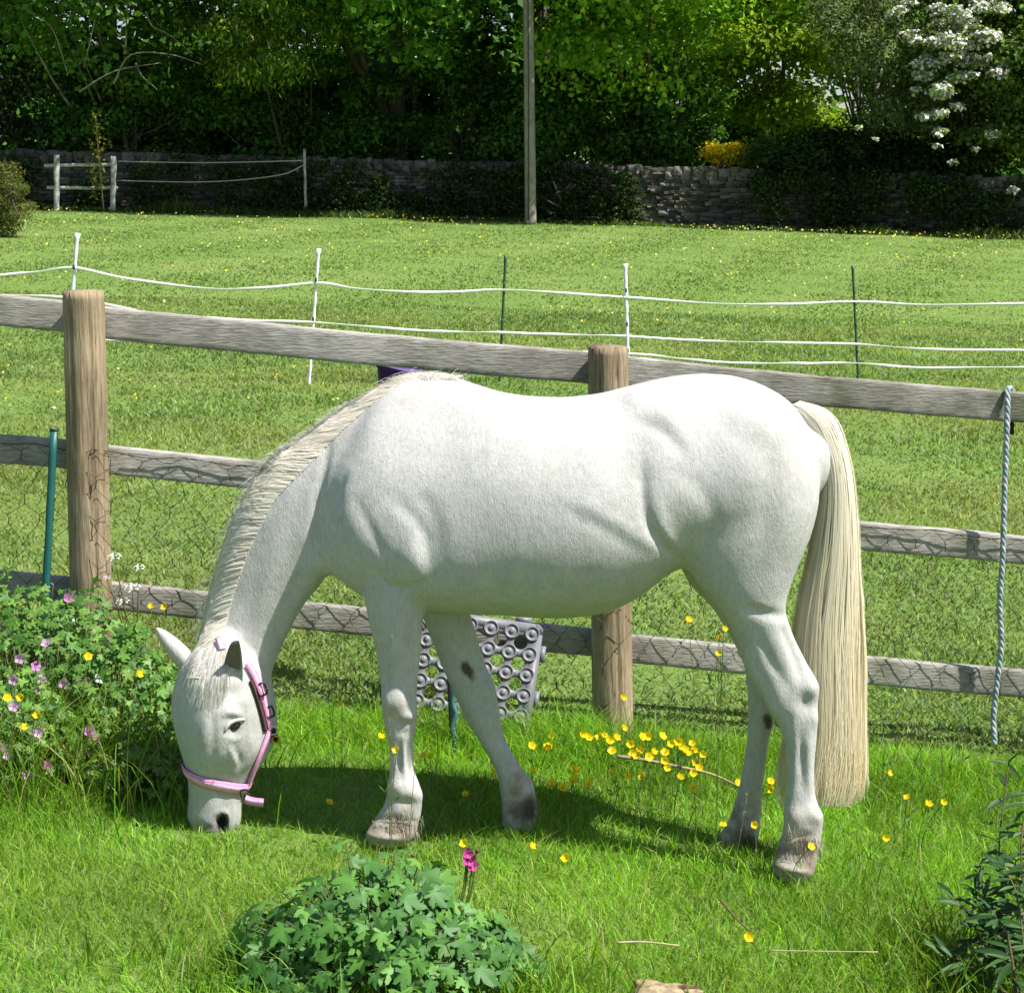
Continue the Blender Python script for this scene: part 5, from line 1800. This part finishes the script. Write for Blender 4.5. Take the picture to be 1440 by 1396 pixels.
for (a, b) in BUT:
    flower_thing(a, b, 5.72 + rng.normal(0, .08) - (b - 1060) * .006, BC[rng.integers(3)], .0152 * rng.uniform(.85, 1.1), 'buttercup', BL_[(a, b)], 'flower', 'buttercups before the middle post')
for (a, b, lab) in ((1018, 884, 'tallest buttercup of three on the fence rail left of the hind leg'), (1012, 897, 'middle buttercup of the tall three beside the hind leg'), (1011, 919, 'lowest buttercup of the tall three against the bottom rail')):
    flower_thing(a, b, 5.0, BC[0], .010, 'buttercup', lab, 'flower', 'tall buttercups by the hind leg', bend=.05)
SING = [((968, 872), 5.9, 'small buttercup above the bottom rail under the flank'), ((875, 981), 5.8, 'lone buttercup against the foot of the middle post'), ((1037, 1100), 5.5, 'buttercup just left of the far hind cannon'), ((746, 1190), 4.95, 'buttercup in front of the far fore hoof'), ((796, 1207), 4.9, 'buttercup below the shadow between the legs'),
        ((1017, 1160), 5.0, 'bright buttercup before the far hind hoof'), ((1060, 1160), 5.0, 'buttercup between the two hind feet'), ((1084, 1098), 5.5, 'upper buttercup between the hind legs'), ((1085, 1110), 5.5, 'lower buttercup between the hind legs'), ((1140, 1190), 4.9, 'buttercup over the near hind hoof'),
        ((1249, 1087), 5.5, 'buttercup right of the tail end beside a bent stem'), ((1276, 1121), 5.3, 'orange buttercup leftmost of three right of the tail'), ((1305, 1132), 5.3, 'middle buttercup of three right of the tail'), ((1327, 1128), 5.3, 'rightmost buttercup of three right of the tail'), ((1245, 1178), 5.0, 'small buttercup right of the near hind hoof'),
        ((1052, 1318), 4.4, 'buttercup in the lawn below the hind hooves'), ((113, 1213), 4.8, 'buttercup in the lawn at lower left'), ((213, 853), 5.9, 'left one of two buttercups beside the far ear'), ((231, 853), 5.9, 'right one of two buttercups beside the far ear'), ((124, 923), 5.13, 'buttercup amid the border leaves below the post'), ((194, 948), 5.13, 'small buttercup in the border left of the forehead'),
        ((10, 981), 5.13, 'buttercup at the left edge of the border'), ((30, 981), 5.13, 'buttercup near the left edge beside a pink flower'), ((54, 1006), 5.13, 'largest buttercup in the border'), ((34, 1022), 5.13, 'buttercup low in the left border'), ((481, 990), 5.6, 'lone buttercup left of the near foreleg'), ((535, 1037), 5.0, 'buttercup at the front of the near knee'),
        ((558, 1055), 4.95, 'buttercup in front of the near cannon'), ((596, 1062), 5.5, 'left one of two buttercups between the forelegs'), ((605, 1063), 5.5, 'right one of two buttercups between the forelegs'), ((692, 1088), 5.5, 'buttercup touching the far foreleg'), ((653, 1186), 4.6, 'buttercup just above the magenta flower'), ((655, 1117), 5.4, 'pale buttercup in the shade between the forelegs'), ((770, 1052), 5.6, 'double buttercup right of the far foreleg'),
        ((463, 1128), 5.2, 'tiny orange buttercup right of the muzzle')]
for (a, b), d, lab in SING:
    flower_thing(a, b, d, BC[rng.integers(3)], .0130 * rng.uniform(.85, 1.1), 'buttercup', lab, 'flower')
# tall dry grass stalks
def stalk(px_, d, lab, col=(.26, .24, .10), r=.0013, head=True):
    pts = np.array([P(a, b, d) for a, b in px_])
    o = thing('grass_stalk', tuple(pts[0]), lab, 'grass stalk')
    c = spline(local(o, pts), 6)
    mb = MB(); mb.tube(c, np.linspace(r, r * .5, len(c)), 5, col=col); mb.ob('stem', M_gleaf, o)
    if head:
        mb = MB()
        for i in range(14):
            q = c[-1 - i % 6] ; e = q + rng.normal(0, .006, 3) + [0, 0, .006]
            mb.add([q, (q + e) / 2 + [.0012, 0, 0], e, (q + e) / 2 - [.0012, 0, 0]], Q=[(0, 1, 2, 3)], col=(.30, .22, .12))
        mb.ob('seed_head', M_gleaf, o)
stalk([(975, 1200), (985, 1120), (1000, 1040), (1008, 930), (1012, 890)], 5.05, 'tall dry stalk rising before the far hind leg', head=False)
stalk([(548, 1175), (552, 1120), (550, 1060), (548, 1010)], 4.93, 'thin dry stalk crossing the near fore cannon')
stalk([(575, 1178), (580, 1120), (583, 1085), (590, 1060)], 4.93, 'branching dry stalk behind the near fore cannon')
stalk([(612, 1110), (615, 1040), (606, 960), (598, 900)], 5.3, 'tall reddish stalk between the forelegs', (.22, .16, .07))
stalk([(1222, 1150), (1235, 1110), (1252, 1080), (1268, 1062)], 5.3, 'pale bent grass stalk right of the tail', (.30, .34, .14))
stalk([(1022, 1260), (1040, 1180), (1050, 1120)], 4.9, 'straw coloured stalk between the hind feet')
stalk([(300, 1396), (330, 1330), (352, 1290)], 4.3, 'curved green stalk left of the front geranium', (.14, .22, .05))
stalk([(468, 1140), (470, 1060), (462, 980), (466, 930)], 5.4, 'slender stalk right of the pony cheek', (.18, .2, .07))
# twigs and straw on the lawn
def twig(name, pts, d, r, col, lab, dz=.03):
    p3 = []
    for i, (a, b) in enumerate(pts):
        p = P(a, b, d); p3.append(p)
    p3 = np.array(p3)
    o = thing(name, tuple(p3[0]), lab, 'twig')
    c = spline(local(o, p3), 5)
    mb = MB(); mb.tube(c, np.linspace(r, r * .6, len(c)), 6, col=col)
    k = c[len(c) // 2]
    mb.ob('stick', M_bark, o, smooth=True)
twig('fallen_twig', [(868, 1063), (905, 1068), (955, 1078), (1000, 1088), (1040, 1106)], 5.68, .006, (.28, .22, .12), 'brown bent twig lying among the buttercups')
twig('straw_stem', [(867, 1325), (905, 1324), (955, 1329)], 4.32, .0032, (.40, .36, .2), 'pale cut straw stem lying on the lawn at bottom')
twig('straw_stem', [(1082, 1336), (1150, 1337), (1235, 1338)], 4.3, .0018, (.36, .33, .18), 'long thin straw stem lying right of the buttercup')
twig('dead_stem', [(1014, 1266), (1034, 1290), (1054, 1309)], 4.45, .0028, (.14, .09, .05), 'short dark dead stem leaning in the lawn')
# broken log at the bottom edge
lg = thing('log_end', (float(P(945, 1396, 4.1)[0]), 4.14, float(ground(.34, 4.14))), 'rough brown lump of wood at the bottom edge', 'log')
bm = bmesh.new()
bmesh.ops.create_cube(bm, size=1)
bmesh.ops.subdivide_edges(bm, edges=bm.edges[:], cuts=9, use_grid_fill=True)
V = np.array([v.co[:] for v in bm.verts]); Fq = np.array([[v.index for v in f.verts] for f in bm.faces]); bm.free()
nn_ = np.abs(V).max(1, keepdims=True) * 2 / (np.linalg.norm(V, axis=1, keepdims=True) + 1e-6)
V = V * (1 + .35 * (nn_ * .5 * 1.0 - .8))
disp = np.array([noise.fractal(Vector(p) * 2.2, .7, 2.1, 6) for p in V])
V = V * (1 + .22 * disp[:, None])
V = V * np.array([.145, .10, .085])
V[:, 2] += .012 - .12 * V[:, 0]
cc = np.where(disp[:, None] > .05, np.array([[.20, .13, .07]]), np.array([[.11, .065, .04]]))
cc = np.where(V[:, 2:3] > .048, np.array([[.30, .23, .14]]), cc)
mesh_ob('wood', V, Fq, tint_mat('rotten_wood', .95, .1, 45, .5, 1.0), lg, cc, smooth=True)

# magenta flower and buds on the front geranium (a plant part each)
def fb_flower(px_, me, rad, d=4.42, root=(.1, 0)):
    top = local(fb, P(*px_, d))
    mb = MB(); mb.tube(spline([(top[0] * .8, top[1] - .01, .02), (top[0] * .95, top[1], top[2] * .6), top], 5), .0022, 6, col=(.16, .22, .06)); mb.ob('flower_stem', M_gleaf, fb, smooth=True)
    f = bpy.data.objects.new('flower', me); put(f, fb); orient(f, top, (.3, -.9, .25), (0, 0, 1), rad)
def bud_mesh(col):
    mb = MB()
    V = EV * np.array([.55, .55, .9]) + np.array([0, 0, .5])
    mb.add(V, EQ, col=col)
    return mb.mesh('bud', M_petal, True)
BUD = bud_mesh((.22, .05, .08))
fb_flower((659, 1207), MAG, .020); fb_flower((664, 1216), MAG, .016); fb_flower((657, 1199), MAG, .015)
for q in ((571, 1221), (580, 1203), (626, 1229), (670, 1196)):
    fb_flower(q, BUD, .009)

# left border: three plants of small leaves with flowers
def border_plant(name, x_, y_, rx, ry, hh, n, size, cols, label, seed, lobed=5, cat='plant'):
    gz_ = float(ground(x_, y_))
    o = thing(name, (x_, y_, gz_), label, cat)
    r = np.random.default_rng(seed)
    meshes = [leaf_mesh('l', lobed, M_gleaf, c, cut=.6) for c in cols]
    base = [(np.array([v.co[:] for v in m.vertices]), np.array([p.vertices[:] for p in m.polygons])) for m in meshes]
    VV, TT, CC = [], [], []
    off_ = 0
    for i in range(n):
        a = r.uniform(0, 6.283); rr = math.sqrt(r.random())
        ex_, ey_ = math.cos(a) * rr, math.sin(a) * rr
        z_ = .02 + hh * (.62 + .62 * float(vnoise(np.array([ex_ * 2.2 + seed]), np.array([ey_ * 2.2]), 1.3, seed)[0])) * (1 - rr ** 2.5) ** .5 * (1 - .75 * r.random() ** 2.2) + r.normal(0, .012)
        nrm = Vector((ex_ * .7, ey_ * .7 - .45, .8)) + Vector(r.normal(0, .4, 3))
        nrm.normalize()
        t = Vector((ex_, ey_ - .2, -.1)) + Vector(r.normal(0, .5, 3)); t -= nrm * t.dot(nrm); t.normalize()
        M = np.array([t.cross(nrm), t, nrm])
        k = r.integers(len(base)); s = size * r.uniform(.6, 1.35)
        V0, T0 = base[k]
        VV.append((V0 * s) @ M + np.array([ex_ * rx, ey_ * ry, max(.01, z_)])); TT.append(T0 + off_); off_ += len(V0)
        CC.append(np.tile(np.array(cols[k]) * r.uniform(.75, 1.3), (len(V0), 1)))
    mesh_ob('foliage', np.concatenate(VV), np.concatenate(TT), M_gleaf, o, np.concatenate(CC), kind='stuff')
    mb = MB()
    for i in range(60):
        a = r.uniform(0, 6.283); rr = math.sqrt(r.random()) * .8
        e = np.array([math.cos(a) * rr * rx, math.sin(a) * rr * ry, hh * .75 * (1 - rr ** 2.5) ** .5])
        mb.tube([e * [.6, .6, 0], e * [.8, .8, .5], e], .0022, 4, col=(.14, .15, .06))
    mb.ob('stems', M_gleaf, o, kind='stuff')
    return o
BG = [(.09, .22, .03), (.13, .26, .045), (.06, .15, .024), (.16, .29, .05)]
b1 = border_plant('geranium_plant', -1.52, 5.88, .34, .26, .46, 1350, .036, BG, 'leafy pink flowered geranium below the left fence post', 31)
b2 = border_plant('geranium_plant', -1.20, 5.70, .28, .26, .36, 950, .036, BG, 'geranium clump nearest the forehead, with yellow flowers beside it', 32)
b3 = border_plant('geranium_plant', -1.55, 5.45, .30, .24, .27, 750, .034, BG, 'lower geranium clump at the left edge of the lawn', 33)
b4 = border_plant('bittercress_plant', -1.08, 5.42, .22, .18, .17, 700, .026, [(.12, .22, .03), (.09, .18, .03), (.16, .24, .05)], 'low weedy greens beside the far side of the head', 34)
def pl_flower(pl, u_, v_, d, me, rad, nm='flower'):
    top = local(pl, P(u_, v_, d))
    mb = MB(); mb.tube(spline([(top[0] * .9, top[1] + .03, max(0, top[2] - .16)), top * [.97, 1, 1] - [0, -.01, .06], top], 4), .0012, 5, col=(.16, .18, .07)); mb.ob('flower_stem', M_gleaf, pl)
    f = bpy.data.objects.new(nm, me); put(f, pl)
    orient(f, top, (rng.normal(.1, .3), -1 + rng.normal(0, .2), rng.normal(.4, .3)), (0, 0, 1), rad)
for (a, b, k) in ((97, 840, 2), (66, 905, 1), (150, 905, 0), (28, 925, 1), (75, 990, 0), (12, 893, 1), (2, 880, 1), (141, 953, 3), (110, 962, 1), (122, 959, 0), (90, 960, 1), (50, 937, 0), (57, 955, 0), (53, 969, 1)):
    pl_flower(b1, a, b, 5.60 if b > 900 else 5.78, (PKF + [WHF])[k], .0185)
for (a, b, k) in ((68, 1075, 2), (38, 1090, 1), (20, 955, 1), (20, 993, 1), (54, 1030, 1), (12, 1062, 1), (2, 1048, 0)):
    pl_flower(b3, a, b, 5.24, (PKF + [WHF])[k], .0175)
for (a, b, k) in ((130, 1035, 0), (137, 1043, 0), (123, 1056, 2), (126, 1028, 0)):
    pl_flower(b2, a, b, 5.36, PKF[k], .0175)
# long grass mingled with the border, the front clump and the shrub
n = 5200
bx = np.concatenate([rng.normal(-1.45, .28, 2600), rng.normal(-.30, .26, 1300), rng.normal(1.15, .16, 1300)])
by = np.concatenate([rng.normal(5.55, .22, 2600), rng.normal(4.16, .09, 1300), rng.normal(4.45, .2, 1300)])
bh = np.concatenate([rng.uniform(.10, .36, 2600), rng.uniform(.06, .17, 1300), rng.uniform(.06, .18, 1300)])
blades('long_grass', bx, by, bh, .0035 + .002 * rng.random(n), .2 + .6 * rng.random(n), pal(n, [(.13, .27, .02), (.19, .32, .03), (.28, .30, .10)], [4, 3, 1]), 4)
# cow parsley with white umbels
def umbel_mesh():
    mb = MB()
    for i in range(26):
        a = rng.uniform(0, 6.28); r = math.sqrt(rng.random())
        c = np.array([math.cos(a) * r, math.sin(a) * r, .25 * (1 - r * r) + rng.normal(0, .04)])
        V = [c + np.array([math.cos(k * 1.257) * .13, math.sin(k * 1.257) * .13, .02]) for k in range(5)] + [c + [0, 0, -.05]]
        mb.add(V, T=[(5, k, (k + 1) % 5) for k in range(5)], col=(.72, .74, .68))
        mb.add([c, c * [.5, .5, 0] + [.012, 0, -.3], c * [.5, .5, 0] - [.012, 0, .3]], T=[(0, 1, 2)], col=(.14, .22, .06))
    return mb.mesh('umbel', M_petal)
UM = umbel_mesh()
cpw = thing('cow_parsley', tuple(P(190, 980, 5.95)), 'white flowered cow parsley in front of the left fence post', 'plant')
for (a, b, r) in ((160, 783, .024), (195, 798, .020), (186, 826, .026), (172, 845, .022), (105, 874, .022), (150, 812, .012)):
    top = local(cpw, P(a, b, 5.9))
    mb = MB(); mb.tube(spline([(0, 0, -.1), (top[0] * .4, 0, top[2] * .5), top], 5), .0018, 5, col=(.15, .22, .07)); mb.ob('stem', M_gleaf, cpw)
    f = bpy.data.objects.new('umbel', UM); put(f, cpw); orient(f, top, (.1, -.4, .9), (1, 0, 0), r)
# small blue speedwell and red clover heads
def spike_mesh(col):
    mb = MB()
    for i in range(16):
        t = i / 16
        a = i * 2.4
        c = np.array([math.cos(a) * .28 * (1 - t * .6), math.sin(a) * .28 * (1 - t * .6), t * 1.6])
        mb.add([c + [-.14, 0, 0], c + [0, -.05, -.1], c + [.14, 0, .04], c + [0, .05, .14]], Q=[(0, 1, 2, 3)], col=np.array(col) * rng.uniform(.8, 1.2))
    return mb.mesh('flower', M_petal)
BL = spike_mesh((.32, .36, .55)); CL = spike_mesh((.24, .09, .09))
for i_, (a, b, d) in enumerate(sorted([(1236, 1040, 5.9), (1262, 1036, 5.9), (1292, 1030, 5.9), (1320, 1026, 5.95), (1352, 1036, 5.95), (1358, 1028, 5.95), (1372, 1062, 5.8), (1250, 1070, 5.7), (1284, 1102, 5.4), (92, 830, 6.0), (60, 833, 6.0), (75, 822, 6.0), (1245, 1046, 5.9), (1300, 1041, 5.85), (1340, 1046, 5.85)])):
    flower_thing(a, b, d, BL, .010, 'speedwell', ('small pale blue flower spike beside the green stake, ' + ORD[i_] + ' of three from the left' if a < 200 else 'small pale blue flower spike right of the tail, ' + ORD[i_ - 3] + ' from the left'), 'flower', 'blue flower spikes along the fence')
for i_, (a, b, d) in enumerate(sorted([(869, 1113, 5.3), (895, 1128, 5.2), (977, 1137, 5.1), (135, 1140, 5.0), (120, 1186, 4.8), (225, 1256, 4.5), (257, 1247, 4.55), (966, 1040, 5.7), (1000, 1000, 5.7)])):
    flower_thing(a, b, d, CL, .008, 'clover', 'small reddish brown seed head above the grass, ' + ORD[i_] + ' from the left', 'flower', 'reddish seed heads in the lawn', stemr=.0014)
# tiny yellow dots of far buttercups and daisies in the meadow
n = 1100
y = 9 + 34 * rng.random(n) ** .8; x = rng.uniform(-1, 1, n) * (.31 * y)
k = vnoise(x, y, .5, 40) + .25 * (y > 30) > .55
n1 = 420
xe = rng.uniform(-12.5, 12.5, n1); ye = np.interp(xe, [-12, .3, 11], [43.0, 42.7, 40.8]) - rng.random(n1) ** 2 * 1.4
k1 = vnoise(xe, ye, .45, 41) + .12 * (xe > 6) > .48
x = np.r_[x[k], xe[k1]]; y = np.r_[y[k], ye[k1]]; n = len(x)
c = np.stack([x, y, ground(x, y) + .05 + .05 * rng.random(n)], 1)
V, Q = leaf_quads(c, np.tile((0, -.6, .8), (n, 1)) + .3 * rng.standard_normal((n, 3)), (.012 + .0007 * y) * (.6 + .8 * rng.random(n)), .9)
mesh_ob('meadow_flowers', V, Q, M_petal, None, np.repeat(pal(n, [(.80, .62, .02), (.8, .74, .3), (.75, .38, .03)], [5, 3, .4]), 4, axis=0).clip(0, .85), kind='stuff')

# right hand shrub with long narrow leaves
LM = [lance_mesh('leaf', M_gleaf, c, w_) for c, w_ in (((.03, .085, .018), .21), ((.05, .115, .024), .19), ((.022, .06, .014), .23), ((.07, .14, .03), .18))]
rs = thing('willowherb_shrub', (float(P(1420, 1396, 4.35)[0]), 4.42, float(ground(1.12, 4.42))), 'dark shrub of long narrow leaves in the bottom right corner', 'shrub')
R_ = np.random.default_rng(5)
stems_px = [([(1425, 1400), (1418, 1300), (1405, 1200), (1418, 1075)], 4.5, 15), ([(1432, 1400), (1440, 1280), (1436, 1190), (1446, 1110)], 4.4, 14), ([(1400, 1400), (1385, 1340), (1362, 1285), (1338, 1262)], 4.35, 13), ([(1412, 1400), (1400, 1330), (1385, 1270), (1378, 1215)], 4.45, 12), ([(1420, 1400), (1380, 1370), (1350, 1350), (1325, 1345)], 4.25, 10), ([(1440, 1400), (1460, 1300), (1475, 1200), (1480, 1120)], 4.4, 13), ([(1430, 1400), (1428, 1330), (1432, 1270), (1428, 1210)], 4.35, 15), ([(1438, 1400), (1420, 1350), (1404, 1318), (1392, 1300)], 4.25, 13), ([(1450, 1410), (1500, 1330), (1530, 1250), (1545, 1190)], 4.45, 12), ([(1430, 1410), (1425, 1360), (1415, 1310), (1400, 1290)], 4.2, 11), ([(1460, 1420), (1490, 1380), (1510, 1340), (1520, 1310)], 4.25, 10), ([(1428, 1400), (1440, 1350), (1430, 1260), (1412, 1220)], 4.3, 12), ([(1435, 1400), (1425, 1330), (1398, 1280), (1372, 1250)], 4.4, 12), ([(1415, 1400), (1395, 1370), (1372, 1345), (1345, 1325)], 4.3, 10)]
for px_, d, nw in stems_px:
    c = spline([local(rs, P(a, b, d + .05 * i)) for i, (a, b) in enumerate(px_)], 8)
    mb = MB(); mb.tube(c, np.linspace(.0045, .0016, len(c)), 6, col=(.13, .09, .06)); mb.ob('stem', M_bark, rs, smooth=True)
    for w_ in range(nw):
        t = .22 + .78 * w_ / (nw - 1)
        p = c[int(t * (len(c) - 1))]
        for q in range(2 if (w_ % 2 or t < .9) else 3):
            a = R_.uniform(0, 6.283)
            tip = np.array([math.cos(a), math.sin(a) - .2, .35 + R_.normal(0, .25) + (.5 if t > .9 else 0)])
            nrm = np.array([0, -.35, 1]) + R_.normal(0, .3, 3)
            o = bpy.data.objects.new('leaf', LM[R_.integers(4)])
            put(o, rs); orient(o, p, nrm - tip * .3, tip, R_.uniform(.06, .10) * (1 - .25 * t))
